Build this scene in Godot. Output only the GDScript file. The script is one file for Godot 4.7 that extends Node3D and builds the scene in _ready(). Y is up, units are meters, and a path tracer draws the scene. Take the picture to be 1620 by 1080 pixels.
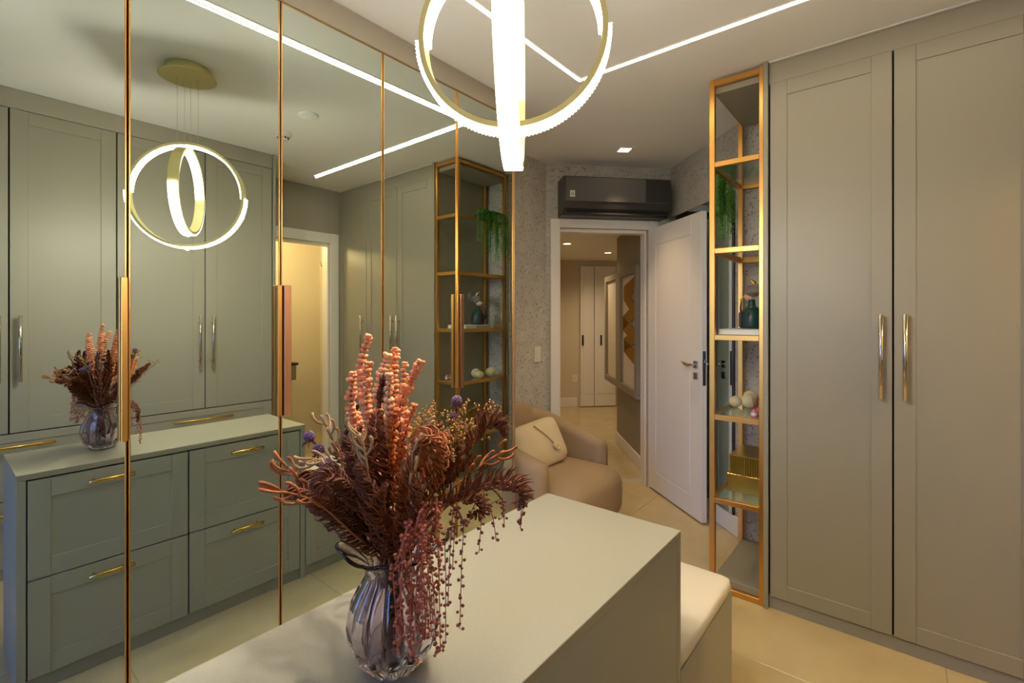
extends Node3D

var used := {}
var M := {}
var rng := RandomNumberGenerator.new()
const H := 2.607          # ceiling height
const MX := -1.69         # plane of the mirrored doors

# ------------------------------------------------------------------ naming helpers
func numbered(n: String) -> String:
	if not used.has(n):
		used[n] = 0
		return n
	used[n] += 1
	return "%s_%03d" % [n, used[n]]

func tag(o: Node3D, label: String, category: String, group := "") -> Node3D:
	o.set_meta("label", label)
	o.set_meta("category", category)
	if group != "":
		o.set_meta("group", group)
	return o

func thing(called: String, label: String, category: String, at := Vector3.ZERO, turn := 0.0, group := "") -> Node3D:
	var o := Node3D.new()
	o.name = numbered(called)
	o.position = at
	o.rotation.y = turn
	add_child(o, true)
	tag(o, label, category, group)
	return o

func put(called: String, mesh: Mesh, mat: Material, parent: Node3D, at := Vector3.ZERO) -> MeshInstance3D:
	var o := MeshInstance3D.new()
	o.name = called
	o.mesh = mesh
	o.material_override = mat
	o.position = at
	o.cast_shadow = GeometryInstance3D.SHADOW_CASTING_SETTING_ON
	parent.add_child(o, true)
	return o

func struct_root(called: String, at := Vector3.ZERO, turn := 0.0) -> Node3D:
	var o := Node3D.new()
	o.name = called
	o.position = at
	o.rotation.y = turn
	add_child(o, true)
	o.set_meta("kind", "structure")
	return o

func struct(called: String, mesh: Mesh, mat: Material, at := Vector3.ZERO) -> MeshInstance3D:
	var o := put(called, mesh, mat, self, at)
	o.set_meta("kind", "structure")
	return o

# ------------------------------------------------------------------ mesh helpers
func tool() -> SurfaceTool:
	var st := SurfaceTool.new()
	st.begin(Mesh.PRIMITIVE_TRIANGLES)
	return st

func done(st: SurfaceTool) -> ArrayMesh:
	st.generate_normals()
	return st.commit()

func poly(st: SurfaceTool, p: Array, out: Vector3) -> void:
	var n: Vector3 = (p[1] - p[0]).cross(p[2] - p[0])
	if n.dot(out) < 0.0:
		p.reverse()
	for i in range(1, p.size() - 1):
		st.add_vertex(p[0])
		st.add_vertex(p[i + 1])
		st.add_vertex(p[i])

func quad(st: SurfaceTool, a: Vector3, b: Vector3, c: Vector3, d: Vector3) -> void:
	for v in [a, c, b, a, d, c]:
		st.add_vertex(v)

# a box with chamfered edges, centre c, size s
func rbox(st: SurfaceTool, c: Vector3, s: Vector3, bev := 0.002, t := Transform3D()) -> void:
	st.set_smooth_group(-1)
	var h := s * 0.5
	var b: float = min(bev, min(h.x, min(h.y, h.z)) * 0.9)
	var vert := func(sg: Vector3, ax: int) -> Vector3:
		var v := Vector3(sg.x * (h.x - b), sg.y * (h.y - b), sg.z * (h.z - b))
		v[ax] = sg[ax] * h[ax]
		return t * (c + v)
	for ax in 3:
		var a1 := (ax + 1) % 3
		var a2 := (ax + 2) % 3
		for sg in [-1.0, 1.0]:
			var q := []
			for k in [[-1.0, -1.0], [1.0, -1.0], [1.0, 1.0], [-1.0, 1.0]]:
				var g := Vector3.ZERO
				g[ax] = sg
				g[a1] = k[0]
				g[a2] = k[1]
				q.append(vert.call(g, ax))
			var o := Vector3.ZERO
			o[ax] = sg
			poly(st, q, t.basis * o)
		for s1 in [-1.0, 1.0]:
			for s2 in [-1.0, 1.0]:
				var g0 := Vector3.ZERO
				g0[ax] = -1.0
				g0[a1] = s1
				g0[a2] = s2
				var g1 := g0
				g1[ax] = 1.0
				var o := g0
				o[ax] = 0.0
				poly(st, [vert.call(g0, a1), vert.call(g1, a1), vert.call(g1, a2), vert.call(g0, a2)], t.basis * o)
	for sx in [-1.0, 1.0]:
		for sy in [-1.0, 1.0]:
			for sz in [-1.0, 1.0]:
				var g := Vector3(sx, sy, sz)
				poly(st, [vert.call(g, 0), vert.call(g, 1), vert.call(g, 2)], t.basis * g)

func box(c: Vector3, s: Vector3, bev := 0.002) -> ArrayMesh:
	var st := tool()
	rbox(st, c, s, bev)
	return done(st)

# box between two corners
func span(a: Vector3, b: Vector3, bev := 0.002) -> ArrayMesh:
	return box((a + b) * 0.5, (b - a).abs(), bev)

func frames(pts: Array) -> Array:
	var out := []
	var n := pts.size()
	var nn := Vector3.ZERO
	for i in n:
		var t: Vector3 = (pts[min(i + 1, n - 1)] - pts[max(i - 1, 0)]).normalized()
		if t == Vector3.ZERO:
			t = Vector3.UP
		if i == 0:
			nn = t.cross(Vector3.RIGHT if abs(t.x) < 0.9 else Vector3.FORWARD).normalized()
		else:
			nn = (nn - t * nn.dot(t)).normalized()
			if nn == Vector3.ZERO:
				nn = t.cross(Vector3.RIGHT).normalized()
		out.append([pts[i], nn, t.cross(nn), t])
	return out

func tube(st: SurfaceTool, pts: Array, rad, sides := 6, caps := true) -> void:
	st.set_smooth_group(0)
	var fr := frames(pts)
	var n := fr.size()
	var rings := []
	for i in n:
		var r: float = rad[i] if rad is Array else rad
		var ring := []
		for j in sides:
			var a := TAU * j / sides
			ring.append(fr[i][0] + (fr[i][1] * cos(a) + fr[i][2] * sin(a)) * r)
		rings.append(ring)
	for i in n - 1:
		for j in sides:
			var k := (j + 1) % sides
			quad(st, rings[i][j], rings[i][k], rings[i + 1][k], rings[i + 1][j])
	if caps:
		st.set_smooth_group(-1)
		poly(st, rings[0].duplicate(), -fr[0][3])
		poly(st, rings[n - 1].duplicate(), fr[n - 1][3])
		st.set_smooth_group(0)

func rod(a: Vector3, b: Vector3, r: float, sides := 16) -> ArrayMesh:
	var st := tool()
	var d: Vector3 = (b - a).normalized() * minf(r * 0.25, 0.001)
	tube(st, [a, a + d, b - d, b], [r * 0.82, r, r, r * 0.82], sides)
	return done(st)

# profile: array of Vector2(radius, height) from bottom to top
func lathe(st: SurfaceTool, prof: Array, segs := 32, t := Transform3D()) -> void:
	st.set_smooth_group(0)
	for i in prof.size() - 1:
		for j in segs:
			var a := TAU * j / segs
			var b := TAU * (j + 1) / segs
			var p: Vector2 = prof[i]
			var q: Vector2 = prof[i + 1]
			var v0 := t * Vector3(p.x * cos(a), p.y, p.x * sin(a))
			var v1 := t * Vector3(p.x * cos(b), p.y, p.x * sin(b))
			var v2 := t * Vector3(q.x * cos(b), q.y, q.x * sin(b))
			var v3 := t * Vector3(q.x * cos(a), q.y, q.x * sin(a))
			if p.x < 1e-5:
				for v in [v0, v2, v3]:
					st.add_vertex(v)
			elif q.x < 1e-5:
				for v in [v0, v1, v3]:
					st.add_vertex(v)
			else:
				quad(st, v0, v3, v2, v1)

func lathed(prof: Array, segs := 32) -> ArrayMesh:
	var st := tool()
	lathe(st, prof, segs)
	return done(st)

# super-ellipsoid: e = 1 round, smaller = boxier
func blob(st: SurfaceTool, c: Vector3, r: Vector3, rings := 8, segs := 12, e1 := 1.0, e2 := 1.0, t := Transform3D()) -> void:
	st.set_smooth_group(0)
	var pw := func(x: float, e: float) -> float:
		return sign(x) * pow(abs(x), e)
	var g := []
	for i in rings + 1:
		var row := []
		var la := PI * (float(i) / rings - 0.5)
		for j in segs:
			var lo := TAU * j / segs
			row.append(t * (c + Vector3(r.x * pw.call(cos(la), e1) * pw.call(cos(lo), e2), r.y * pw.call(sin(la), e1), r.z * pw.call(cos(la), e1) * pw.call(sin(lo), e2))))
		g.append(row)
	for i in rings:
		for j in segs:
			var k := (j + 1) % segs
			if i == 0:
				for v in [g[0][0], g[1][k], g[1][j]]:
					st.add_vertex(v)
			elif i == rings - 1:
				for v in [g[i][j], g[i][k], g[rings][0]]:
					st.add_vertex(v)
			else:
				quad(st, g[i][j], g[i + 1][j], g[i + 1][k], g[i][k])

func smooth_curve(p: Array, per := 6) -> Array:
	var out := []
	for i in p.size() - 1:
		var a: Vector3 = p[max(i - 1, 0)]
		var b: Vector3 = p[i]
		var c: Vector3 = p[i + 1]
		var d: Vector3 = p[min(i + 2, p.size() - 1)]
		for k in per:
			out.append(b.cubic_interpolate(c, a, d, float(k) / per))
	out.append(p[p.size() - 1])
	return out

func along(pts: Array, f: float) -> Vector3:
	var x: float = clamp(f, 0.0, 1.0) * (pts.size() - 1)
	var i: int = min(int(x), pts.size() - 2)
	return pts[i].lerp(pts[i + 1], x - i)

# ------------------------------------------------------------------ materials
func mat(key: String, col: Color, rough := 0.5, metal := 0.0, spec := 0.5) -> StandardMaterial3D:
	var m := StandardMaterial3D.new()
	m.resource_name = key
	m.albedo_color = col
	m.roughness = rough
	m.metallic = metal
	m.metallic_specular = spec
	M[key] = m
	return m

func c8(r: int, g: int, b: int) -> Color:
	return Color8(r, g, b)

func glow(key: String, col: Color, energy: float) -> StandardMaterial3D:
	var m := mat(key, col, 0.6)
	m.emission_enabled = true
	m.emission = col
	m.emission_energy_multiplier = energy
	return m

func noise_tex(fn: Callable, size := 512) -> ImageTexture:
	var im := Image.create(size, size, false, Image.FORMAT_RGB8)
	for y in size:
		for x in size:
			im.set_pixel(x, y, fn.call(x, y))
	return ImageTexture.create_from_image(im)

func tiling(sd: int, freq: float, size := 512, oct := 4, kind := FastNoiseLite.TYPE_SIMPLEX_SMOOTH) -> Image:
	var n := FastNoiseLite.new()
	n.seed = sd
	n.noise_type = kind
	n.frequency = freq
	n.fractal_octaves = oct
	return n.get_seamless_image(size, size)

func make_materials() -> void:
	mat("cabinet", c8(149, 142, 124), 0.42)
	mat("cabinet_inside", c8(150, 144, 132), 0.6)
	mat("island_front", c8(160, 156, 142), 0.42)
	mat("kick", c8(150, 144, 130), 0.55)
	mat("gap", c8(30, 28, 26), 0.8)
	mat("soffit", c8(160, 151, 134), 0.7)
	mat("ceiling", c8(240, 237, 231), 0.85)
	mat("wall_paint", c8(160, 151, 136), 0.8)
	mat("white", c8(232, 226, 218), 0.35)
	mat("white_wall", c8(226, 216, 200), 0.6)
	mat("hall_wall", c8(206, 193, 170), 0.7)
	mat("hall_grey", c8(150, 140, 122), 0.7)
	mat("grout", c8(190, 176, 148), 0.7)
	mat("gold", c8(222, 168, 92), 0.34, 1.0)
	mat("gold_soft", c8(206, 192, 130), 0.5, 0.2)
	mat("gold_bright", c8(236, 196, 110), 0.16, 1.0)
	mat("gold_dark", c8(168, 126, 46), 0.42, 0.8)
	mat("gold_rose", c8(226, 178, 150), 0.25, 1.0)
	mat("chrome", c8(215, 205, 190), 0.08, 1.0)
	mat("steel", c8(170, 172, 176), 0.22, 1.0)
	mat("dark_steel", c8(70, 68, 70), 0.35, 0.8)
	mat("mirror", c8(216, 227, 219), 0.0, 1.0)
	mat("mirror_grey", c8(226, 234, 224), 0.0, 1.0)
	mat("ac_body", c8(96, 95, 94), 0.7, 0.0, 0.25)
	mat("ac_dark", c8(52, 50, 50), 0.35)
	mat("label", c8(214, 208, 192), 0.6)
	mat("ink", c8(42, 40, 40), 0.6)
	mat("wire", c8(200, 190, 170), 0.4)
	mat("bead", c8(212, 198, 158), 0.55)
	mat("book_cover", c8(226, 222, 216), 0.4)
	mat("paper", c8(236, 232, 222), 0.8)
	mat("skin", c8(220, 172, 150), 0.45)
	mat("turban", c8(126, 118, 108), 0.5)
	mat("dress_green", c8(24, 66, 60), 0.35)
	mat("dress_plum", c8(72, 42, 54), 0.35)
	mat("pink_glass", c8(196, 120, 130), 0.2)
	mat("reed", c8(150, 78, 48), 0.7)
	mat("leather", c8(226, 214, 192), 0.38)
	mat("porcelain", c8(222, 214, 200), 0.15)
	mat("vanity", c8(150, 142, 116), 0.4)
	mat("coral", c8(250, 170, 118), 0.75)
	mat("coral_pale", c8(252, 196, 146), 0.75)
	mat("coral_red", c8(240, 138, 76), 0.75)
	mat("stem_pink", c8(168, 112, 92), 0.7)
	mat("fern", c8(116, 56, 18), 0.7)
	mat("fern_rust", c8(156, 80, 32), 0.7)
	mat("fern_plum", c8(108, 54, 28), 0.7)
	mat("twig", c8(176, 140, 96), 0.75)
	mat("twig_orange", c8(172, 100, 46), 0.75)
	mat("purple", c8(108, 78, 108), 0.8)
	mat("stalk", c8(82, 48, 42), 0.75)
	mat("gold_bud", c8(186, 138, 60), 0.7)
	mat("sprig_stem", c8(124, 92, 52), 0.7)
	mat("amaranth", c8(184, 100, 78), 0.75)
	mat("amaranth_dusk", c8(150, 84, 70), 0.75)
	mat("green", c8(128, 196, 80), 0.6)
	mat("green_dark", c8(76, 146, 62), 0.6)
	for k in ["coral", "coral_pale", "coral_red", "green", "green_dark"]:
		M[k].backlight_enabled = true
		M[k].backlight = M[k].albedo_color.darkened(0.35)
	# fabric of the armchair, woven relief
	var weave := ImageTexture.create_from_image(tiling(5, 0.09, 256, 2))
	for d in [["fabric", c8(156, 131, 98)], ["fabric_pale", c8(204, 186, 150)]]:
		var f := mat(d[0], d[1], 0.85)
		f.rim_enabled = true
		f.rim = 0.15
		f.heightmap_enabled = true
		f.heightmap_texture = weave
		f.heightmap_scale = 0.06
		f.uv1_triplanar = true
		f.uv1_scale = Vector3(9, 9, 9)
	# silver wallpaper with small torn dark specks
	var na := tiling(11, 0.042, 512, 2)
	var nb := tiling(23, 0.010, 512, 3)
	var nc := tiling(37, 0.11, 512, 2)
	var paper := noise_tex(func(x: int, y: int) -> Color:
		var a: float = na.get_pixel(x, y).r
		var b: float = nb.get_pixel(x, y).r
		var c: float = nc.get_pixel(x, y).r
		var col := c8(196, 189, 176).lerp(c8(174, 167, 154), b)
		col = col.lerp(c8(206, 202, 194), smoothstep(0.55, 0.7, c) * 0.5)
		return col.lerp(c8(112, 108, 104), smoothstep(0.68, 0.76, a * 0.86 + c * 0.18) * 0.6))
	var w := mat("wallpaper", Color.WHITE, 0.6)
	w.albedo_texture = paper
	w.uv1_triplanar = true
	w.uv1_world_triplanar = true
	w.uv1_scale = Vector3(1.5, 1.5, 1.5)
	w.heightmap_enabled = true
	w.heightmap_texture = ImageTexture.create_from_image(na)
	w.heightmap_scale = 0.12
	# polished cream porcelain, faint clouds
	var tn := tiling(51, 0.008, 512, 4)
	var tile := noise_tex(func(x: int, y: int) -> Color:
		return c8(200, 181, 138).lerp(c8(188, 168, 124), tn.get_pixel(x, y).r))
	var f := mat("tile", Color.WHITE, 0.16)
	f.albedo_texture = tile
	f.uv1_triplanar = true
	f.uv1_world_triplanar = true
	f.uv1_scale = Vector3(0.7, 0.7, 0.7)
	# grey laminate of the island top, very fine grain
	var gn := tiling(61, 0.2, 256, 2)
	var lam := noise_tex(func(x: int, y: int) -> Color:
		return c8(160, 153, 132).lerp(c8(153, 146, 126), gn.get_pixel(x, y).r), 256)
	var l := mat("laminate", Color.WHITE, 0.34)
	l.albedo_texture = lam
	l.uv1_triplanar = true
	l.uv1_scale = Vector3(3, 3, 3)
	# glass
	var g := mat("vase_glass", Color(0.90, 0.86, 0.90, 0.0), 0.015)
	g.refraction_enabled = true
	g.refraction_scale = 0.048
	var p := mat("pane", Color(0.86, 0.92, 0.9, 0.12), 0.02)
	p.transparency = BaseMaterial3D.TRANSPARENCY_ALPHA
	var sg := mat("shelf_glass", Color(0.62, 0.74, 0.68, 0.22), 0.02)
	sg.transparency = BaseMaterial3D.TRANSPARENCY_ALPHA
	glow("led", Color(1.0, 0.95, 0.88), 8.0)
	glow("ring_light", Color(1.0, 0.97, 0.92), 10.0)
	glow("downlight", Color(1.0, 0.86, 0.62), 12.0)
	var im := mat("gold_box", c8(170, 142, 52), 0.3, 0.85)
	im.clearcoat_enabled = true
	im.clearcoat = 0.4

# ------------------------------------------------------------------ light helpers
func area(called: String, at: Vector3, size: Vector2, rot: Vector3, col: Color, energy: float) -> void:
	var a := AreaLight3D.new()
	a.name = called
	a.position = at
	a.rotation = rot
	a.area_size = size
	a.area_normalize_energy = true
	a.area_range = 12.0
	a.light_color = col
	a.light_energy = energy
	a.shadow_enabled = true
	add_child(a, true)

func spot(called: String, at: Vector3, col: Color, energy: float, angle: float, size := 0.03) -> void:
	var o := SpotLight3D.new()
	o.name = called
	o.position = at
	o.rotation.x = -PI / 2
	o.light_color = col
	o.light_energy = energy
	o.light_size = size
	o.spot_range = 12.0
	o.spot_angle = angle
	o.spot_attenuation = 2.0
	o.shadow_enabled = true
	add_child(o, true)

func omni(called: String, at: Vector3, col: Color, energy: float, size := 0.05) -> void:
	var o := OmniLight3D.new()
	o.name = called
	o.position = at
	o.light_color = col
	o.light_energy = energy
	o.light_size = size
	o.omni_range = 12.0
	o.omni_attenuation = 2.0
	o.shadow_enabled = true
	add_child(o, true)

# ------------------------------------------------------------------ scene
func _ready() -> void:
	rng.seed = 7
	var cam := Camera3D.new()
	cam.name = "camera"
	cam.projection = Camera3D.PROJECTION_FRUSTUM
	cam.near = 0.05
	cam.far = 60.0
	cam.size = 2.0 * 0.05 * 540.0 / 759.0
	cam.frustum_offset = Vector2(0.0, -39.0 / 759.0 * 0.05)
	cam.position = Vector3(0, 1.39, 0)
	cam.rotation.y = atan2(620.0, 759.0)
	add_child(cam)
	cam.current = true
	var we := WorldEnvironment.new()
	we.name = "world_environment"
	var env := Environment.new()
	var sky := Sky.new()
	var sm := ProceduralSkyMaterial.new()
	sm.sky_top_color = Color(0.30, 0.46, 0.86)
	sm.sky_horizon_color = Color(0.58, 0.72, 0.94)
	sm.ground_bottom_color = Color(0.35, 0.38, 0.42)
	sm.ground_horizon_color = Color(0.6, 0.68, 0.8)
	sm.sky_energy_multiplier = 1.0
	sky.sky_material = sm
	env.background_mode = Environment.BG_SKY
	env.sky = sky
	env.background_energy_multiplier = 13.5
	env.tonemap_mode = Environment.TONE_MAPPER_LINEAR
	env.tonemap_exposure = 1.25
	env.sdfgi_enabled = true
	env.ssao_enabled = true
	env.ssil_enabled = true
	we.environment = env
	add_child(we)
	var warm := Color(1.0, 0.92, 0.79)
	area("ceiling_line_light", Vector3(-1.29, H - 0.02, -0.5), Vector2(0.014, 3.2), Vector3(-PI / 2, 0, 0), warm, 0.4)
	area("ceiling_line_light", Vector3(-0.37, H - 0.02, -2.13), Vector2(1.82, 0.014), Vector3(-PI / 2, 0, 0), warm, 0.3)
	make_materials()
	build_shell()
	build_hall()
	build_bathroom()
	build_mirror_wardrobe()
	build_far_wardrobe()
	build_side_wardrobe()
	build_island()
	build_bench()
	build_shelf()
	build_door()
	build_armchair()
	build_ceiling_things()
	build_pendant()
	build_air_conditioner()
	build_shelf_things()
	build_vase()
	build_bouquet()

func build_shell() -> void:
	# floor of polished tiles, joints left open over the grout bed
	var fl := struct_root("floor")
	put("grout_bed", span(Vector3(-5.2, -0.12, -8.6), Vector3(2.7, -0.003, 1.75), 0.0005), M.grout, fl)
	var tm := box(Vector3(0, -0.004, 0), Vector3(0.8028, 0.008, 0.8028), 0.0008)
	for ix in range(-7, 4):
		for iz in range(-10, 3):
			var x := 0.128 + 0.805 * ix - 0.4025
			var z := -0.515 + 0.805 * iz - 0.4025
			if x - 0.45 > 2.6 or x + 0.42 < -5.2 or z + 0.42 < -8.6:
				continue
			if z < -3.9 and x > -0.4 or z > -2.6 and x < -2.7 or z > -3.4 and x < -3.2:
				continue
			put("tile", tm, M.tile, fl, Vector3(x, 0, z))
	struct("ceiling", span(Vector3(-2.35, H, -4.35), Vector3(2.6, H + 0.12, 1.8), 0.001), M.ceiling)
	struct("wall_left", span(Vector3(-2.32, 0, -3.16), Vector3(-2.2, H, 1.8), 0.001), M.wallpaper)
	struct("wall_back", span(Vector3(-0.78, 0, -3.28), Vector3(1.0, H, -3.16), 0.001), M.wallpaper)
	# wall of the entrance door, at 47 degrees
	var wd := struct_root("wall_door", Vector3(-2.185, 0, -3.135), deg_to_rad(46.96))
	put("wall_piece", span(Vector3(-0.12, 0, -0.12), Vector3(0.09, H, 0), 0.001), M.wallpaper, wd)
	put("wall_piece", span(Vector3(0.83, 0, -0.12), Vector3(1.1, H, 0), 0.001), M.wallpaper, wd)
	put("wall_piece", span(Vector3(0.09, 2.1, -0.12), Vector3(0.83, H, 0), 0.001), M.wallpaper, wd)
	var dt := struct_root("trim_1", Vector3(-2.185, 0, -3.135), deg_to_rad(46.96))
	for side in [[0.012, 0.09], [0.83, 0.912]]:
		put("casing", span(Vector3(side[0], 0, 0), Vector3(side[1], 2.17, 0.02), 0.004), M.white, dt)
	put("casing", span(Vector3(0.09, 2.1, 0), Vector3(0.83, 2.17, 0.02), 0.004), M.white, dt)
	put("jamb", span(Vector3(0.09, 0, -0.13), Vector3(0.104, 2.1, -0.035), 0.002), M.white, dt)
	put("jamb", span(Vector3(0.816, 0, -0.13), Vector3(0.83, 2.1, -0.04), 0.002), M.white, dt)
	put("jamb", span(Vector3(0.104, 2.075, -0.13), Vector3(0.816, 2.1, -0.035), 0.002), M.white, dt)
	# wall behind the open door, with mirror and baseboard
	var wr := struct_root("wall_right", Vector3(-1.489, 0, -3.881), deg_to_rad(-43.0))
	put("wall_piece", span(Vector3(-0.1, 0, -0.12), Vector3(1.03, H, 0), 0.001), M.wallpaper, wr)
	var bb := struct_root("baseboard_right", Vector3(-1.489, 0, -3.881), deg_to_rad(-43.0))
	put("board", span(Vector3(0.0, 0, 0), Vector3(1.02, 0.125, 0.016), 0.004), M.white, bb)
	var bl := struct_root("baseboard_left", Vector3(-2.2, 0, -3.135))
	put("board", span(Vector3(0, 0, 0.0), Vector3(0.016, 0.125, 0.98), 0.004), M.white, bl)
	var wm := thing("wall_mirror", "tall frameless wall mirror behind the open white door, with a dark thin edge", "mirror", Vector3(-1.489, 0, -3.881), deg_to_rad(-43.0))
	put("backing", span(Vector3(0.02, 0.126, 0.0005), Vector3(0.9, 2.195, 0.016), 0.002), M.dark_steel, wm)
	put("mirror_pane", span(Vector3(0.02, 0.128, 0.016), Vector3(0.89, 2.193, 0.019), 0.0005), M.mirror_grey, wm)
	# side with the bathroom door
	var we := struct_root("wall_bathroom")
	put("wall_piece", span(Vector3(0.885, 0, -3.28), Vector3(0.985, H, -2.455), 0.001), M.wall_paint, we)
	put("wall_piece", span(Vector3(0.885, 2.09, -2.455), Vector3(0.985, H, -1.72), 0.001), M.wall_paint, we)
	put("wall_piece", span(Vector3(0.885, 0, -1.72), Vector3(0.985, H, 1.8), 0.001), M.wall_paint, we)
	var bt := struct_root("trim_2")
	put("casing", span(Vector3(0.863, 0, -2.543), Vector3(0.885, 2.185, -2.455), 0.004), M.white, bt)
	put("casing", span(Vector3(0.863, 2.09, -2.455), Vector3(0.885, 2.185, -1.72), 0.004), M.white, bt)
	put("casing", span(Vector3(0.8665, 0, -1.72), Vector3(0.8845, 2.185, -1.675), 0.004), M.white, bt)
	put("jamb", span(Vector3(0.885, 0, -2.455), Vector3(0.985, 2.09, -2.437), 0.002), M.white, bt)
	put("jamb", span(Vector3(0.885, 2.07, -2.437), Vector3(0.985, 2.09, -1.72), 0.002), M.white, bt)
	# wall behind the camera with the window that lets the daylight in
	var wn := struct_root("wall_near")
	put("wall_piece", span(Vector3(-2.2, 0, 1.65), Vector3(-1.6, H, 1.77), 0.001), M.wall_paint, wn)
	put("wall_piece", span(Vector3(-0.75, 0, 1.65), Vector3(0.885, H, 1.77), 0.001), M.wall_paint, wn)
	put("wall_piece", span(Vector3(-1.6, 0, 1.65), Vector3(-0.75, 0.35, 1.77), 0.001), M.wall_paint, wn)
	put("wall_piece", span(Vector3(-1.6, 2.25, 1.65), Vector3(-0.75, H, 1.77), 0.001), M.wall_paint, wn)
	var wi := struct_root("window_1")
	put("pane", span(Vector3(-1.56, 0.39, 1.70), Vector3(-0.79, 2.21, 1.706), 0.0005), M.pane, wi)
	for q in [[-1.6, 0.35, -1.56, 2.25], [-0.79, 0.35, -0.75, 2.25], [-1.56, 0.35, -0.79, 0.39], [-1.56, 2.21, -0.79, 2.25], [-1.19, 0.39, -1.15, 2.21]]:
		put("window_frame", span(Vector3(q[0], q[1], 1.68), Vector3(q[2], q[3], 1.73), 0.003), M.white, wi)

func build_hall() -> void:
	var at := Vector3(-2.185, 0, -3.135)
	var turn := deg_to_rad(46.96)
	var hc := struct_root("ceiling_hall", at, turn)
	put("slab", span(Vector3(-0.2, 2.262, -3.7), Vector3(2.6, 2.36, -0.12), 0.001), M.ceiling, hc)
	var hw := struct_root("wall_hall", at, turn)
	put("wall_piece", span(Vector3(-0.22, 0, -3.7), Vector3(-0.12, 2.3, -0.12), 0.001), M.hall_wall, hw)
	put("wall_piece", span(Vector3(-0.2, 0, -3.62), Vector3(2.6, 2.3, -3.5), 0.001), M.hall_wall, hw)
	put("wall_piece", span(Vector3(2.5, 0, -3.7), Vector3(2.6, 2.3, -1.3), 0.001), M.hall_wall, hw)
	put("wall_piece", span(Vector3(1.09, 0, -1.4), Vector3(2.6, 2.3, -1.3), 0.001), M.hall_grey, hw)
	var hb := struct_root("baseboard_hall", at, turn)
	put("board", span(Vector3(-0.12, 0, -3.5), Vector3(1.2, 0.14, -3.484), 0.004), M.white, hb)
	# the grey wall on the right of the hall is slightly askew
	var gt := turn + atan2(0.165, 1.27) - PI / 2
	var a := at + Vector3(0.6825, 0, -0.7309) * 0.893 + Vector3(0.7309, 0, 0.6825) * -0.12
	# its local x runs down the hall, local z points into the hall
	gt = atan2(-(-0.770), -0.638)
	var gw := struct_root("wall_grey", Vector3(-1.70, 0, -3.938), gt)
	put("wall_piece", span(Vector3(-0.02, 0, 0.0), Vector3(1.205, 2.262, 0.1), 0.001), M.hall_grey, gw)
	var gb := struct_root("baseboard_grey", Vector3(-1.70, 0, -3.938), gt)
	put("board", span(Vector3(-0.02, 0, -0.016), Vector3(1.2, 0.12, 0), 0.004), M.white, gb)
	# local z of this frame points away from the hall, so the hall side is negative z
	var fr := thing("wall_panel", "grey framed double panel with cream insets hanging on the grey hall wall", "wall decor", Vector3(-1.70, 0, -3.938), gt)
	put("backing", span(Vector3(0.15, 0.65, -0.03), Vector3(1.575, 1.855, -0.0005), 0.003), M.hall_grey, fr)
	for q in [[0.15, 0.65, 0.235, 1.855], [0.80, 0.72, 0.985, 1.79], [1.515, 0.65, 1.575, 1.855], [0.235, 0.65, 1.515, 0.72], [0.235, 1.79, 1.515, 1.855]]:
		put("frame_rail", span(Vector3(q[0], q[1], -0.065), Vector3(q[2], q[3], -0.03), 0.004), M.hall_grey, fr)
	for q in [[0.235, 0.80], [0.985, 1.515]]:
		put("inset", span(Vector3(q[0], 0.72, -0.036), Vector3(q[1], 1.79, -0.03), 0.001), M.white_wall, fr)
	var gs := thing("wall_sculpture", "folded zigzag sculpture of gold metal on the nearer cream panel in the hall", "sculpture", Vector3(-1.70, 0, -3.938), gt)
	var spine := [Vector3(0.25, 1.70, -0.05), Vector3(0.52, 1.62, -0.085), Vector3(0.27, 1.45, -0.05), Vector3(0.56, 1.33, -0.085), Vector3(0.27, 1.21, -0.05), Vector3(0.52, 1.12, -0.085), Vector3(0.27, 1.02, -0.05)]
	for i in spine.size() - 1:
		var st := tool()
		st.set_smooth_group(-1)
		var p: Vector3 = spine[i]
		var q: Vector3 = spine[i + 1]
		var up := Vector3(0, 0.07, 0)
		var nz: Vector3 = (q - p).cross(up).normalized() * 0.004
		var f := [p - up, q - up, q + up * 0.9, p + up * 0.9]
		var front := []
		var back := []
		for v in f:
			front.append(v + nz)
			back.append(v - nz)
		for k in 4:
			var k2 := (k + 1) % 4
			var mid: Vector3 = (f[k] + f[k2]) * 0.5 - (f[0] + f[2]) * 0.5
			poly(st, [front[k], front[k2], back[k2], back[k]], mid)
		poly(st, front, nz)
		poly(st, back, -nz)
		put("folded_sheet", done(st), M.gold_dark, gs)
	# doors at the end of the hall
	for d in [[1.238, 1.452, 1.27, "white hall door with a dark pull beside the bare hall wall"], [1.462, 1.80, 1.56, "white hall door with a dark pull nearer the grey wall"]]:
		var t := thing("hall_door", d[3], "door", at, turn)
		put("leaf", span(Vector3(d[0], 0.01, -3.5), Vector3(d[1], 2.17, -3.44), 0.004), M.white, t)
		put("inner_panel", span(Vector3(d[0] + 0.045, 0.2, -3.44), Vector3(d[1] - 0.045, 2.05, -3.434), 0.003), M.white, t)
		put("pull", span(Vector3(d[2] - 0.012, 0.95, -3.434), Vector3(d[2] + 0.012, 1.11, -3.41), 0.003), M.dark_steel, t)
	var sock := thing("wall_socket", "small pale wall socket low on the wall at the far end of the hall", "socket", at, turn)
	put("plate", span(Vector3(1.13, 0.38, -3.5), Vector3(1.2, 0.49, -3.49), 0.002), M.white, sock)
	put("insert", span(Vector3(1.145, 0.41, -3.49), Vector3(1.185, 0.46, -3.486), 0.001), M.label, sock)
	var k := 0
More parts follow.
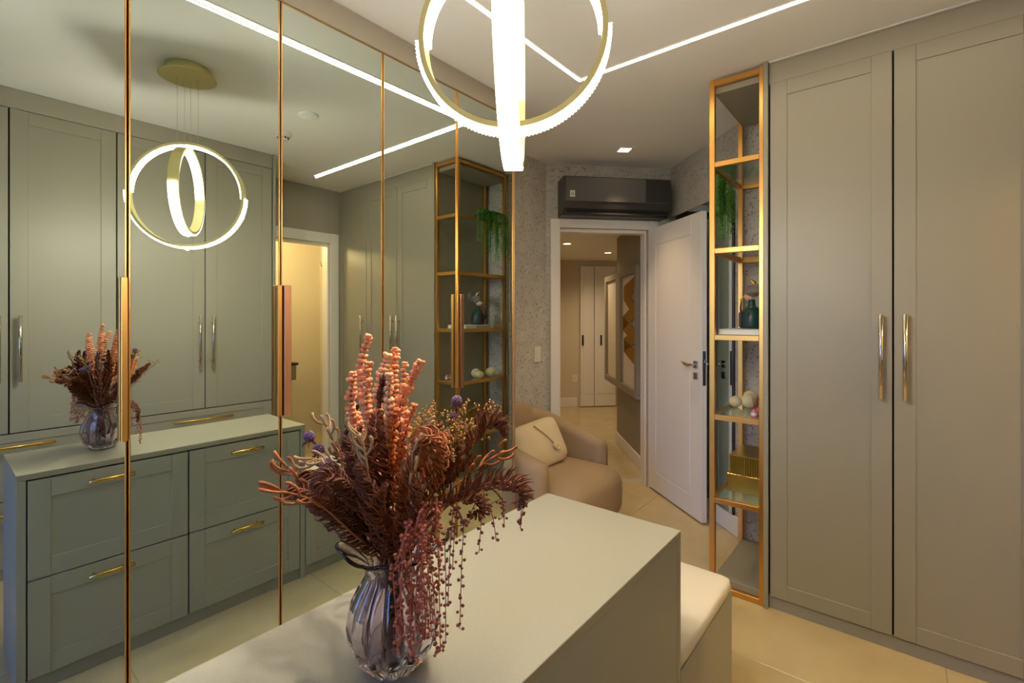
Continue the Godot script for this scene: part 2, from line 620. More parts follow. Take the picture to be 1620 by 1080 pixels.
	for d in [[0.613, -1.82, "round recessed downlight in the hall ceiling, seen through the doorway"], [1.36, -2.53, "round recessed downlight at the far end of the hall ceiling"]]:
		var basis := Basis(Vector3.UP, turn)
		var p: Vector3 = at + basis * Vector3(d[0], 2.262, d[1])
		var t := thing("downlight", d[2], "downlight", p)
		put("trim_ring", lathed([Vector2(0.045, 0.0), Vector2(0.062, -0.001), Vector2(0.062, -0.006), Vector2(0.045, -0.008), Vector2(0.045, 0.0)], 28), M.white, t)
		put("lamp_face", lathed([Vector2(0.0, -0.006), Vector2(0.044, -0.005), Vector2(0.044, -0.001), Vector2(0.0, -0.001)], 28), M.downlight, t)
		spot("hall_lamp_light", p + Vector3(0, -0.03, 0), Color(1.0, 0.88, 0.7), 0.75, 75.0)
		k += 1

func build_bathroom() -> void:
	var w := struct_root("wall_bath")
	put("wall_piece", span(Vector3(0.985, 0, -3.1), Vector3(2.5, 2.5, -3.0), 0.001), M.white_wall, w)
	put("wall_piece", span(Vector3(2.05, 0, -3.0), Vector3(2.15, 2.5, -0.9), 0.001), M.white_wall, w)
	put("wall_piece", span(Vector3(0.985, 0, -1.0), Vector3(2.05, 2.5, -0.9), 0.001), M.white_wall, w)
	var c := struct_root("ceiling_bath")
	put("slab", span(Vector3(0.985, 2.4, -3.0), Vector3(2.05, 2.5, -1.0), 0.001), M.ceiling, c)
	M.white_wall.roughness = 0.3
	omni("bathroom_light", Vector3(1.5, 2.2, -2.0), Color(1.0, 0.86, 0.6), 0.75, 0.08)
	var lamp := thing("bathroom_lamp", "round ceiling lamp inside the warm lit bathroom", "lamp", Vector3(1.5, 2.4, -2.0))
	put("lamp_face", lathed([Vector2(0.0, -0.05), Vector2(0.1, -0.04), Vector2(0.12, 0.0), Vector2(0, 0)], 28), M.downlight, lamp)
	var v := thing("vanity", "muted green bathroom vanity end seen through the doorway", "vanity", Vector3(1.4, 0, -2.0))
	put("cabinet", span(Vector3(0.0, 0.75, -0.39), Vector3(0.64, 0.9, 0.5), 0.004), M.vanity, v)
	put("vanity_top", span(Vector3(-0.015, 0.9, -0.405), Vector3(0.64, 0.925, 0.5), 0.004), M.dark_steel, v)
	var t := thing("toilet", "pale toilet half hidden below the bathroom vanity", "toilet", Vector3(1.62, 0, -2.14))
	var st := tool()
	lathe(st, [Vector2(0.0, 0.0), Vector2(0.12, 0.0), Vector2(0.13, 0.1), Vector2(0.19, 0.34), Vector2(0.2, 0.4), Vector2(0.0, 0.4)], 28)
	put("bowl", done(st), M.porcelain, t)
	put("lid", lathed([Vector2(0.0, 0.401), Vector2(0.2, 0.401), Vector2(0.205, 0.415), Vector2(0.19, 0.43), Vector2(0.0, 0.432)], 28), M.porcelain, t)
	var hk := thing("robe_hook", "small metal robe hook high on the bathroom wall", "hook", Vector3(1.83, 2.02, -3.0))
	put("hook_plate", span(Vector3(-0.012, -0.06, 0.0), Vector3(0.012, 0.1, 0.012), 0.003), M.steel, hk)
	for s in [-1.0, 1.0]:
		var h := tool()
		tube(h, smooth_curve([Vector3(0, -0.03, 0.012), Vector3(0.03 * s, -0.04, 0.04), Vector3(0.07 * s, -0.035, 0.06), Vector3(0.085 * s, 0.01, 0.065)], 4), 0.006, 8)
		put("prong", done(h), M.steel, hk)

# shaker front: lower left corner at the origin, front face at z = 0
func shaker(parent: Node3D, called: String, at: Vector3, w: float, h: float, stile: float, rail: float, m: Material) -> MeshInstance3D:
	var st := tool()
	rbox(st, Vector3(stile / 2, h / 2, -0.01), Vector3(stile, h, 0.02), 0.0015)
	rbox(st, Vector3(w - stile / 2, h / 2, -0.01), Vector3(stile, h, 0.02), 0.0015)
	rbox(st, Vector3(w / 2, rail / 2, -0.01), Vector3(w - 2 * stile, rail, 0.02), 0.0015)
	rbox(st, Vector3(w / 2, h - rail / 2, -0.01), Vector3(w - 2 * stile, rail, 0.02), 0.0015)
	var d := put(called, done(st), m, parent, at)
	put("inner_panel", span(Vector3(stile - 0.002, rail - 0.002, -0.018), Vector3(w - stile + 0.002, h - rail + 0.002, -0.0045), 0.0005), m, d)
	return d

func bar_handle(parent: Node3D, c: Vector3, length: float, upright: bool, m: Material, r := 0.0085) -> void:
	var d := (Vector3.UP if upright else Vector3.RIGHT) * (length / 2)
	var st := tool()
	tube(st, [c - d, c - d * 0.995, c + d * 0.995, c + d], [r * 0.8, r, r, r * 0.8], 18)
	for s in [-0.72, 0.72]:
		var p: Vector3 = c + d * s
		tube(st, [Vector3(p.x, p.y, 0.0), p], r * 0.62, 10)
	put("handle", done(st), m, parent)

func build_mirror_wardrobe() -> void:
	var z0 := 0.495
	var w := thing("mirrored_wardrobe", "built-in wardrobe along the left wall with tall gold-edged mirror doors", "wardrobe", Vector3(MX, 0, z0), PI / 2)
	var L := z0 + 2.095
	put("carcass", span(Vector3(0, 0.0, -0.508), Vector3(L - 0.016, 2.497, -0.024), 0.002), M.gap, w)
	put("side_panel", span(Vector3(L - 0.015, 0, -0.508), Vector3(L, H - 0.001, 0.004), 0.002), M.soffit, w)
	put("edge_strip", span(Vector3(L - 0.015, 0, 0.0045), Vector3(L - 0.009, H - 0.001, 0.008), 0.001), M.gold, w)
	put("soffit_panel", span(Vector3(0, 2.505, -0.508), Vector3(L - 0.016, H - 0.001, -0.008), 0.002), M.soffit, w)
	put("kick_board", span(Vector3(0, 0.0, -0.023), Vector3(L - 0.016, 0.03, -0.012), 0.001), M.kick, w)
	var b := [0.495, 0.068, -0.361, -0.788, -1.214, -1.644, -2.079]
	for i in 6:
		var x0: float = z0 - b[i] + 0.0024
		var x1: float = z0 - b[i + 1] - 0.0024
		var h := 2.46
		var st := tool()
		for q in [[0.0, 0.0, 0.004, h], [x1 - x0 - 0.004, 0.0, x1 - x0, h], [0.004, 0.0, x1 - x0 - 0.004, 0.005], [0.004, h - 0.003, x1 - x0 - 0.004, h]]:
			rbox(st, Vector3((q[0] + q[2]) / 2, (q[1] + q[3]) / 2, -0.010), Vector3(q[2] - q[0], q[3] - q[1], 0.023), 0.001)
		var d := put("door", done(st), M.gold, w, Vector3(x0, 0.034, 0))
		put("mirror_pane", span(Vector3(0.0038, 0.0045, -0.02), Vector3(x1 - x0 - 0.0038, h - 0.0025, -0.001), 0.0003), M.mirror, d)
		var y0 := 1.045 - 0.034
		var y1 := 1.5 - 0.034
		var wd: float = x1 - x0
		if i == 1 or i == 2 or i == 4:
			put("handle", span(Vector3(wd - 0.016, y0, 0.002), Vector3(wd - 0.001, y1, 0.021), 0.0015), M.gold, d)
		if i == 3 or i == 5:
			put("handle", span(Vector3(0.001, y0, 0.002), Vector3(0.026, y1, 0.022), 0.0015), M.gold_rose, d)

func build_far_wardrobe() -> void:
	var w := thing("wardrobe", "greige shaker wardrobe on the far wall, right of the gold open shelf", "wardrobe", Vector3(-0.521, 0, -2.545))
	put("side_panel", span(Vector3(0, 0, -0.6), Vector3(0.0205, H - 0.001, 0.012), 0.002), M.cabinet, w)
	put("carcass", span(Vector3(0.021, 0.06, -0.61), Vector3(1.404, 2.497, -0.023), 0.002), M.gap, w)
	put("kick_board", span(Vector3(0.021, 0.0, -0.61), Vector3(1.404, 0.06, -0.014), 0.001), M.kick, w)
	put("soffit_panel", span(Vector3(0.021, 2.501, -0.61), Vector3(1.404, 2.5985, -0.012), 0.002), M.soffit, w)
	put("ceiling_strip", span(Vector3(0.021, 2.5995, -0.61), Vector3(1.404, H - 0.001, 0.002), 0.002), M.white, w)
	var xs := [0.025, 0.486, 0.934, 1.386]
	for i in 3:
		var x0: float = xs[i] + 0.0032
		var x1: float = xs[i + 1] - 0.0032
		var d := shaker(w, "door", Vector3(x0, 0.063, 0), x1 - x0, 2.434, 0.0705, 0.068, M.cabinet)
		var hx: float = (x1 - x0 - 0.036) if i == 0 else 0.036
		bar_handle(d, Vector3(hx, 1.225 - 0.063, 0.034), 0.352, true, M.chrome)
	put("filler_strip", span(Vector3(1.388, 0.063, -0.02), Vector3(1.404, 2.497, -0.002), 0.001), M.cabinet, w)

func build_side_wardrobe() -> void:
	var w := thing("wardrobe", "greige wardrobe with drawers under its doors, seen in the mirror behind the island", "wardrobe", Vector3(0.285, 0, -1.669), -PI / 2)
	put("side_panel", span(Vector3(0, 0, -0.598), Vector3(0.018, H - 0.001, 0.012), 0.002), M.cabinet, w)
	put("carcass", span(Vector3(0.019, 0.06, -0.598), Vector3(1.835, 2.497, -0.023), 0.002), M.gap, w)
	put("kick_board", span(Vector3(0.019, 0.0, -0.598), Vector3(1.835, 0.06, -0.014), 0.001), M.kick, w)
	put("soffit_panel", span(Vector3(0.019, 2.501, -0.598), Vector3(1.835, H - 0.001, -0.004), 0.002), M.soffit, w)
	var zs := [-1.648, -1.203, -0.731, -0.282, 0.165]
	for i in 4:
		var x0: float = zs[i] + 1.669 + 0.0032
		var x1: float = zs[i + 1] + 1.669 - 0.0032
		var d := shaker(w, "door", Vector3(x0, 0.772, 0), x1 - x0, 1.725, 0.07, 0.07, M.cabinet)
		var hx: float = (x1 - x0 - 0.036) if i % 2 == 0 else 0.036
		bar_handle(d, Vector3(hx, 1.22 - 0.772, 0.034), 0.352, true, M.chrome)
	for i in 2:
		var x0: float = zs[i * 2] + 1.669 + 0.0032
		var x1: float = zs[i * 2 + 2] + 1.669 - 0.0032
		for y in [[0.418, 0.766], [0.064, 0.412]]:
			var d := shaker(w, "drawer", Vector3(x0, y[0], 0), x1 - x0, y[1] - y[0], 0.06, 0.045, M.cabinet)
			bar_handle(d, Vector3((x1 - x0) / 2, y[1] - y[0] - 0.064, 0.034), 0.354, false, M.gold_bright)

func build_island() -> void:
	var w := thing("dresser_island", "low grey-green dresser island in the middle of the room, vase standing on it", "dresser", Vector3(-0.902, 0, -1.288), -PI / 2)
	var L := 1.08
	var D := 0.437
	put("counter_top", span(Vector3(0, 0.793, -D), Vector3(L, 0.815, 0), 0.0012), M.laminate, w)
	put("end_panel", span(Vector3(0, 0, -D), Vector3(0.026, 0.7925, -0.001), 0.0015), M.island_front, w)
	put("end_panel", span(Vector3(L - 0.026, 0, -D), Vector3(L, 0.7925, -0.001), 0.0015), M.island_front, w)
	put("back_panel", span(Vector3(0.027, 0, -D), Vector3(L - 0.027, 0.7925, -D + 0.02), 0.0015), M.island_front, w)
	put("carcass", span(Vector3(0.027, 0.055, -D + 0.021), Vector3(L - 0.027, 0.7925, -0.024), 0.001), M.gap, w)
	put("kick_board", span(Vector3(0.027, 0, -0.05), Vector3(L - 0.027, 0.054, -0.012), 0.001), M.kick, w)
	for c in [[0.030, 0.5365], [0.5425, 1.0500]]:
		for y in [[0.4205, 0.7865], [0.057, 0.4155]]:
			var ww: float = c[1] - c[0]
			var hh: float = y[1] - y[0]
			var d := shaker(w, "drawer", Vector3(c[0], y[0], -0.001), ww, hh, 0.062, 0.07, M.island_front)
			bar_handle(d, Vector3(0.27, hh - 0.04, 0.03), 0.145, false, M.gold_bright, 0.008)

func build_bench() -> void:
	var w := thing("bench", "low bench box against the far end of the island under a cream seat pad", "bench", Vector3(-0.902, 0, -1.782), -PI / 2)
	var L := 0.493
	var D := 0.437
	put("carcass", span(Vector3(0.0, 0.0, -D), Vector3(L, 0.434, -0.022), 0.0015), M.island_front, w)
	put("kick_board", span(Vector3(0.02, 0.0, -0.0215), Vector3(L, 0.054, -0.012), 0.001), M.kick, w)
	var d := shaker(w, "drawer", Vector3(0.003, 0.057, 0), L - 0.006, 0.376, 0.062, 0.07, M.island_front)
	d.set_meta("label", "plain drawer front without a handle")
	var c := thing("bench_cushion", "cream leather seat pad lying on the low bench", "cushion", Vector3(-0.902, 0.434, -1.782), -PI / 2)
	var st := tool()
	blob(st, Vector3(L / 2 - 0.001, 0.027, -D / 2), Vector3(L / 2 + 0.002, 0.027, D / 2 + 0.004), 14, 48, 0.35, 0.12)
	put("pad", done(st), M.leather, c)
	# welt round the lower edge
	var s2 := tool()
	var pts := [Vector3(0.004, 0.009, -0.004), Vector3(L - 0.004, 0.009, -0.004), Vector3(L - 0.004, 0.009, -D + 0.004), Vector3(0.004, 0.009, -D + 0.004), Vector3(0.004, 0.009, -0.004)]
	tube(s2, pts, 0.004, 8)
	put("welt", done(s2), M.leather, c)

func build_shelf() -> void:
	var w := thing("open_shelf", "tall narrow gold-framed open shelf with glass boards beside the far wardrobe", "shelf", Vector3(-0.773, 0, -2.545))
	var X := 0.2515
	var D := 0.575
	var p := 0.026
	var tops := [2.178, 1.738, 1.298, 0.892, 0.469]
	for q in [[0.0, 0.0], [X - 0.02, 0.0], [0.0, -D + p], [X - 0.02, -D + p]]:
		put("post", span(Vector3(q[0], 0, q[1] - p), Vector3(q[0] + (p if q[0] == 0.0 else 0.0195), H - 0.012, q[1]), 0.0015), M.gold, w)
	var ys := tops.duplicate()
	ys.append_array([H - 0.016, 0.028])
	for y in ys:
		put("front_rail", span(Vector3(p, y - 0.026, -p), Vector3(X - 0.02, y, -0.001), 0.0015), M.gold, w)
		put("back_rail", span(Vector3(p, y - 0.026, -D), Vector3(X - 0.02, y, -D + p), 0.0015), M.gold, w)
		put("side_rail", span(Vector3(0.001, y - 0.026, -D + p), Vector3(0.018, y, -p), 0.0015), M.gold, w)
	for y in tops:
		put("glass_board", span(Vector3(0.019, y - 0.009, -D + p + 0.001), Vector3(X - 0.001, y - 0.001, -p - 0.001), 0.0008), M.shelf_glass, w)
	put("top_board", span(Vector3(0.02, H - 0.075, -D + 0.001), Vector3(X - 0.001, H - 0.043, -p - 0.001), 0.001), M.cabinet, w)
	put("bottom_board", span(Vector3(0.019, 0.0, -D + 0.001), Vector3(X - 0.001, 0.06, -p - 0.001), 0.001), M.cabinet, w)

func build_door() -> void:
	# stands open at 94 degrees, from its hinge on the right jamb
	var hinge := Vector3(-1.618, 0, -3.742)
	var dir := Vector3(0.568, 0, 0.459).normalized()
	var d := struct_root("door_1", hinge, atan2(-dir.z, dir.x))
	# local x runs from the hinge to the lock edge; local z faces the camera side when positive
	var L := 0.735
	put("leaf", span(Vector3(0, 0.012, -0.036), Vector3(L, 2.098, -0.004), 0.002), M.white, d)
	for z in [0.0, -0.04]:
		var st := tool()
		for q in [[0.0, 0.012, 0.12, 2.098], [L - 0.12, 0.012, L, 2.098], [0.12, 0.012, L - 0.12, 0.155], [0.12, 1.96, L - 0.12, 2.098]]:
			rbox(st, Vector3((q[0] + q[2]) / 2, (q[1] + q[3]) / 2, z - 0.0025 if z == 0.0 else z + 0.0025), Vector3(q[2] - q[0], q[3] - q[1], 0.005), 0.002)
		for q in [[0.14, 0.175, L - 0.14, 1.94]]:
			rbox(st, Vector3((q[0] + q[2]) / 2, (q[1] + q[3]) / 2, z - 0.0025 if z == 0.0 else z + 0.0025), Vector3(q[2] - q[0], q[3] - q[1], 0.005), 0.004)
		put("face_moulding", done(st), M.white, d)
	put("lock_plate", span(Vector3(L, 0.93, -0.031), Vector3(L + 0.003, 1.16, -0.009), 0.0008), M.dark_steel, d)
	put("latch", span(Vector3(L + 0.003, 1.085, -0.026), Vector3(L + 0.012, 1.105, -0.014), 0.001), M.steel, d)
	for s in [1.0, -1.0]:
		var z: float = 0.0 if s > 0 else -0.04
		put("rose", span(Vector3(L - 0.085, 1.04, z), Vector3(L - 0.035, 1.09, z + 0.009 * s), 0.002), M.steel, d)
		put("key_plate", span(Vector3(L - 0.085, 0.965, z), Vector3(L - 0.035, 1.012, z + 0.008 * s), 0.002), M.steel, d)
		var st := tool()
		tube(st, [Vector3(L - 0.06, 1.066, z + 0.009 * s), Vector3(L - 0.06, 1.066, z + 0.045 * s)], 0.008, 12)
		tube(st, smooth_curve([Vector3(L - 0.055, 1.066, z + 0.045 * s), Vector3(L - 0.09, 1.061, z + 0.047 * s), Vector3(L - 0.13, 1.068, z + 0.047 * s), Vector3(L - 0.175, 1.079, z + 0.045 * s)], 4), [0.009, 0.010, 0.011, 0.012, 0.013, 0.013, 0.013, 0.012, 0.011, 0.009, 0.007, 0.005, 0.003], 12)
		put("lever_handle", done(st), M.chrome, d)

func build_armchair() -> void:
	var c := thing("armchair", "beige upholstered tub armchair between the mirrored wardrobe and the doorway", "armchair", Vector3(-2.18, 0, -2.54), PI / 2)
	var plan := [Vector3(-0.345, 0.575, 0.585), Vector3(-0.352, 0.62, 0.42), Vector3(-0.345, 0.675, 0.25), Vector3(-0.30, 0.72, 0.125), Vector3(-0.18, 0.735, 0.078), Vector3(0, 0.74, 0.07), Vector3(0.18, 0.735, 0.078), Vector3(0.30, 0.72, 0.125), Vector3(0.345, 0.675, 0.25), Vector3(0.352, 0.62, 0.42), Vector3(0.345, 0.575, 0.585)]
	var path := smooth_curve(plan, 5)
	# rounded ends
	var rings := []
	var n := path.size()
	var half := 0.062
	var section := func(p: Vector3, dirv: Vector3, k: float, ahead: float) -> Array:
		var lat := Vector3(dirv.z, 0, -dirv.x)
		var ring := []
		var hh := half * k
		var base := Vector3(p.x, 0, p.z) + dirv * ahead
		var top: float = p.y - (1.0 - k) * 0.06
		var low := 0.075 + (1.0 - k) * 0.04
		for q in [[-1.0, 0.0], [-1.0, 0.35], [-1.0, 0.7]]:
			ring.append(base + lat * (q[0] * hh) + Vector3.UP * lerp(low, top - half, q[1]))
		for a in 9:
			var an := PI - PI * a / 8.0
			ring.append(base + lat * (cos(an) * hh) + Vector3.UP * (top - half + sin(an) * half))
		for q in [[1.0, 0.7], [1.0, 0.35], [1.0, 0.0]]:
			ring.append(base + lat * (q[0] * hh) + Vector3.UP * lerp(low, top - half, q[1]))
		return ring
	for i in n:
		var a: Vector3 = path[max(i - 1, 0)]
		var b: Vector3 = path[min(i + 1, n - 1)]
		var dv := Vector3(b.x - a.x, 0, b.z - a.z).normalized()
		if i == 0:
			for e in 5:
				var th := PI / 2 * (1.0 - e / 5.0)
				rings.append(section.call(path[i], dv, max(cos(th), 0.02), -0.055 * sin(th)))
		rings.append(section.call(path[i], dv, 1.0, 0.0))
		if i == n - 1:
			for e in range(1, 6):
				var th := PI / 2 * e / 5.0
				rings.append(section.call(path[i], dv, max(cos(th), 0.02), 0.055 * sin(th)))
	var st := tool()
	st.set_smooth_group(0)
	var m: int = rings[0].size()
	for i in rings.size() - 1:
		for j in m:
			var k := (j + 1) % m
			quad(st, rings[i][j], rings[i + 1][j], rings[i + 1][k], rings[i][k])
	put("shell", done(st), M.fabric, c)
	var s2 := tool()
	blob(s2, Vector3(0.04, 0.262, 0.46), Vector3(0.34, 0.172, 0.34), 20, 40, 0.5, 0.42)
	put("seat_cushion", done(s2), M.fabric, c)
	var s3 := tool()
	blob(s3, Vector3(-0.02, 0.58, 0.155), Vector3(0.27, 0.178, 0.075), 16, 32, 0.55, 0.55, Transform3D(Basis(Vector3.RIGHT, -0.12), Vector3(0, 0.02, -0.0)))
	put("back_cushion", done(s3), M.fabric, c)
	put("plinth", span(Vector3(-0.3, 0.0, 0.1), Vector3(0.3, 0.1, 0.6), 0.01), M.dark_steel, c)
	var t := Transform3D(Basis(Vector3(0, 1, 0), PI / 2 - 0.25) * Basis(Vector3(1, 0, 0), -0.42) * Basis(Vector3(0, 0, 1), 0.14), Vector3(-1.83, 0.565, -2.52))
	var p := thing("throw_pillow", "cream square throw pillow with a knotted button leaning in the armchair", "pillow", t.origin)
	p.basis = t.basis
	var s4 := tool()
	blob(s4, Vector3.ZERO, Vector3(0.2, 0.065, 0.15), 18, 48, 1.0, 0.34, Transform3D(Basis(Vector3.RIGHT, PI / 2), Vector3.ZERO))
	put("cover", done(s4), M.fabric_pale, p)
	var s5 := tool()
	tube(s5, smooth_curve([Vector3(-0.03, 0.12, 0.05), Vector3(0.02, 0.04, 0.07), Vector3(0.06, -0.03, 0.073)], 4), 0.004, 6)
	put("seam", done(s5), M.fabric, p)
	var s6 := tool()
	blob(s6, Vector3(0.068, -0.045, 0.072), Vector3(0.02, 0.022, 0.012), 8, 14)
	tube(s6, smooth_curve([Vector3(0.068, -0.03, 0.076), Vector3(0.09, -0.045, 0.084), Vector3(0.07, -0.07, 0.084), Vector3(0.05, -0.05, 0.084), Vector3(0.066, -0.032, 0.082)], 4), 0.006, 6)
	put("button_knot", done(s6), M.fabric_pale, p)

func build_ceiling_things() -> void:
	# light lines let into the ceiling
	var a := thing("ceiling_light_line", "long white light line in the ceiling parallel to the mirrored wardrobe", "ceiling light", Vector3(-1.29, H, -0.5))
	put("channel", span(Vector3(-0.018, -0.003, -1.648), Vector3(0.018, 0.0, 1.6), 0.0005), M.white, a)
	put("diffuser", span(Vector3(-0.008, -0.006, -1.638), Vector3(0.008, -0.003, 1.6), 0.0005), M.led, a)
	var b := thing("ceiling_light_line", "shorter white light line in the ceiling running along the far wardrobe", "ceiling light", Vector3(-0.37, H, -2.13))
	put("channel", span(Vector3(-0.901, -0.003, -0.018), Vector3(0.925, 0.0, 0.018), 0.0005), M.white, b)
	put("diffuser", span(Vector3(-0.901, -0.006, -0.008), Vector3(0.92, -0.003, 0.008), 0.0005), M.led, b)
	var d := thing("downlight", "square recessed downlight in the ceiling near the doorway", "downlight", Vector3(-1.572, H, -3.217), deg_to_rad(46))
	var st := tool()
	for q in [[-0.055, -0.055, 0.055, -0.04], [-0.055, 0.04, 0.055, 0.055], [-0.055, -0.04, -0.04, 0.04], [0.04, -0.04, 0.055, 0.04]]:
		rbox(st, Vector3((q[0] + q[2]) / 2, -0.004, (q[1] + q[3]) / 2), Vector3(q[2] - q[0], 0.008, q[3] - q[1]), 0.0015)
	put("trim_frame", done(st), M.white, d)
	put("lamp_face", span(Vector3(-0.04, -0.004, -0.04), Vector3(0.04, -0.0005, 0.04), 0.0005), M.downlight, d)
	spot("downlight_light", Vector3(-1.572, H - 0.03, -3.217), Color(1.0, 0.86, 0.66), 1.1, 36.0)
	var s := thing("smoke_detector", "small round white smoke detector with dark slots on the ceiling, seen in the mirror", "smoke detector", Vector3(-0.2, H, -1.5))
	put("housing", lathed([Vector2(0.0, -0.05), Vector2(0.028, -0.05), Vector2(0.032, -0.044), Vector2(0.034, -0.03), Vector2(0.05, -0.024), Vector2(0.054, -0.004), Vector2(0.054, 0), Vector2(0, 0)], 32), M.white, s)
	for k in 10:
		var an := TAU * k / 10
		var sl := tool()
		rbox(sl, Vector3(0.033, -0.037, 0), Vector3(0.006, 0.01, 0.012), 0.001, Transform3D(Basis(Vector3.UP, an)))
		put("slot", done(sl), M.gap, s)
	var q := thing("ceiling_cover", "flat round white cover plate on the ceiling, seen in the mirror", "cover plate", Vector3(-0.6, H, -1.463))
	put("disc", lathed([Vector2(0, -0.012), Vector2(0.05, -0.012), Vector2(0.056, -0.008), Vector2(0.056, 0.0), Vector2(0, 0)], 32), M.ceiling, q)

# a band ring in the plane x = 0 (its axis is local x); from angle a0 to a1, radii r0..r1, half width w
func band(a0: float, a1: float, r0: float, r1: float, w: float, segs: int, tooth := 0.0) -> ArrayMesh:
	var st := tool()
	var whole: bool = a1 - a0 > TAU - 0.01
	var sec := func(i: int) -> Array:
		var a: float = lerp(a0, a1, float(i) / segs)
		var k := tooth * (1.0 if i % 2 == 0 else -1.0)
		var o := []
		for v in [[r0 - (k if r0 < r1 and tooth < 0 else 0.0), -w], [r1 + k, -w - k * 0.6], [r1 + k, w + k * 0.6], [r0, w]]:
			o.append(Vector3(v[1], sin(a) * v[0], cos(a) * v[0]))
		return o
	for i in segs:
		var p: Array = sec.call(i)
		var q: Array = sec.call(i + 1)
		var cen: Vector3 = (p[0] + p[2] + q[0] + q[2]) / 4.0
		for k in 4:
			var k2 := (k + 1) % 4
			var mid: Vector3 = (p[k] + p[k2] + q[k] + q[k2]) / 4.0
			st.set_smooth_group(k + 1 if tooth == 0.0 else -1)
			poly(st, [p[k], p[k2], q[k2], q[k]], mid - cen)
	if not whole:
		st.set_smooth_group(-1)
		var e: Array = sec.call(0)
		poly(st, e, Vector3(0, -cos(a0), sin(a0)))
		var f: Array = sec.call(segs)
		poly(st, f, Vector3(0, cos(a1), -sin(a1)))
	return done(st)

func build_pendant() -> void:
	var at := Vector3(-0.665, H, -0.815)
	var t := thing("ring_pendant", "gold pendant lamp of two crossed glowing rings above the island", "pendant lamp", at)
	put("canopy", lathed([Vector2(0, -0.046), Vector2(0.092, -0.046), Vector2(0.094, -0.044), Vector2(0.094, 0.0), Vector2(0, 0)], 48), M.gold_soft, t)
	put("canopy_plate", lathed([Vector2(0, -0.050), Vector2(0.119, -0.050), Vector2(0.122, -0.0485), Vector2(0.122, -0.0465), Vector2(0, -0.0465)], 48), M.gold_soft, t)
	# ring 0 is edge-on for the camera, ring 1 faces it
	var yaw := deg_to_rad(39.24)
	for r in [[0.248, 1.984, yaw - 0.055, 0.02], [0.200, 2.003, yaw + PI / 2 - 0.12, 0.02]]:
		var R: float = r[0]
		var holder := put("ring", band(0, TAU, R - 0.006, R + 0.006, 0.0215, 96), M.gold_soft, t, Vector3(0, r[1] - H, 0))
		holder.rotation.y = r[2]
		put("outer_diffuser", band(PI + r[3], TAU + r[3], R + 0.0062, R + 0.0125, 0.0195, 150, 0.0015), M.ring_light, holder)
		put("inner_diffuser", band(r[3], PI + r[3], R - 0.0125, R - 0.0062, 0.0195, 150, 0.0015), M.ring_light, holder)
		for an in [PI * 1.12, PI * 1.5, PI * 1.88]:
			omni("ring_lamp_light", at + Vector3(0, r[1] - H, 0) + Basis(Vector3.UP, r[2]) * Vector3(0, sin(an), cos(an)) * (R + 0.009), Color(1.0, 0.96, 0.9), 0.25, 0.01)
		for s in [-1.0, 1.0]:
			var off: Vector3 = Basis(Vector3.UP, r[2]) * Vector3(0.0, 0, 0.045 * s)
			var y: float = r[1] - H + sqrt(R * R - 0.045 * 0.045)
			put("wire", rod(Vector3(off.x, -0.049, off.z), Vector3(off.x, y, off.z), 0.0008, 6), M.wire, t)

func build_air_conditioner() -> void:
	var t := thing("air_conditioner", "dark grey wall air conditioner above the white doorway", "air conditioner", Vector3(-2.185, 0, -3.135), deg_to_rad(46.96))
	var s0 := 0.075
	var s1 := 0.93
	var yb := 2.172
	var yt := 2.462
	# side profile (z, y), extruded along x
	var prof := [Vector2(0.0, yb), Vector2(0.13, yb), Vector2(0.19, yb + 0.045), Vector2(0.198, yb + 0.095), Vector2(0.198, yt - 0.02), Vector2(0.18, yt), Vector2(0.0, yt)]
	var st := tool()
	st.set_smooth_group(-1)
	var c := Vector3((s0 + s1) / 2, (yb + yt) / 2, 0.1)
	for i in prof.size():
		var p: Vector2 = prof[i]
		var q: Vector2 = prof[(i + 1) % prof.size()]
		var a := Vector3(s0, p.y, p.x)
		var b := Vector3(s0, q.y, q.x)
		var mid := (a + b) / 2 - Vector3(s0, c.y, c.z)
		poly(st, [a, b, Vector3(s1, q.y, q.x), Vector3(s1, p.y, p.x)], mid)
	for x in [s0, s1]:
		var f := []
		for p in prof:
			f.append(Vector3(x, p.y, p.x))
		poly(st, f, Vector3(x - c.x, 0, 0))
	put("body", done(st), M.ac_dark, t)
	put("front_panel", span(Vector3(s0 + 0.012, yb + 0.095, 0.198), Vector3(s1 - 0.012, yt - 0.012, 0.206), 0.003), M.ac_body, t)
	put("side_cover", span(Vector3(s1 - 0.21, yb + 0.1, 0.206), Vector3(s1 - 0.014, yt - 0.016, 0.209), 0.001), M.ac_dark, t)
	var fl := tool()
	rbox(fl, Vector3((s0 + s1) / 2, 0, 0), Vector3(s1 - s0 - 0.06, 0.006, 0.075), 0.002, Transform3D(Basis(Vector3.RIGHT, 0.6), Vector3(0, yb + 0.022, 0.166)))
	put("air_flap", done(fl), M.ac_dark, t)
	put("status_lamp", lathed([Vector2(0, 0), Vector2(0.006, 0.001), Vector2(0.0, 0.003)], 12), M.steel, t, Vector3(s1 - 0.045, yb + 0.07, 0.196))
	put("sticker", span(Vector3(s0 + 0.045, yb + 0.125, 0.206), Vector3(s0 + 0.085, yb + 0.175, 0.2066), 0.0002), M.label, t)
	var tm := TextMesh.new()
	tm.text = "iO"
	tm.font_size = 20
	tm.pixel_size = 0.0012
	tm.depth = 0.0006
	put("sticker_print", tm, M.ink, t, Vector3(s0 + 0.065, yb + 0.148, 0.2069))
	var sw := thing("light_switch", "pale square switch plate on the speckled wallpaper beside the doorway", "switch", Vector3(-2.2, 1.10, -3.0), PI / 2)
	put("plate", span(Vector3(-0.04, -0.06, 0), Vector3(0.04, 0.06, 0.008), 0.003), M.label, sw)
	put("rocker", span(Vector3(-0.024, -0.04, 0.008), Vector3(0.024, 0.04, 0.011), 0.002), M.label, sw)

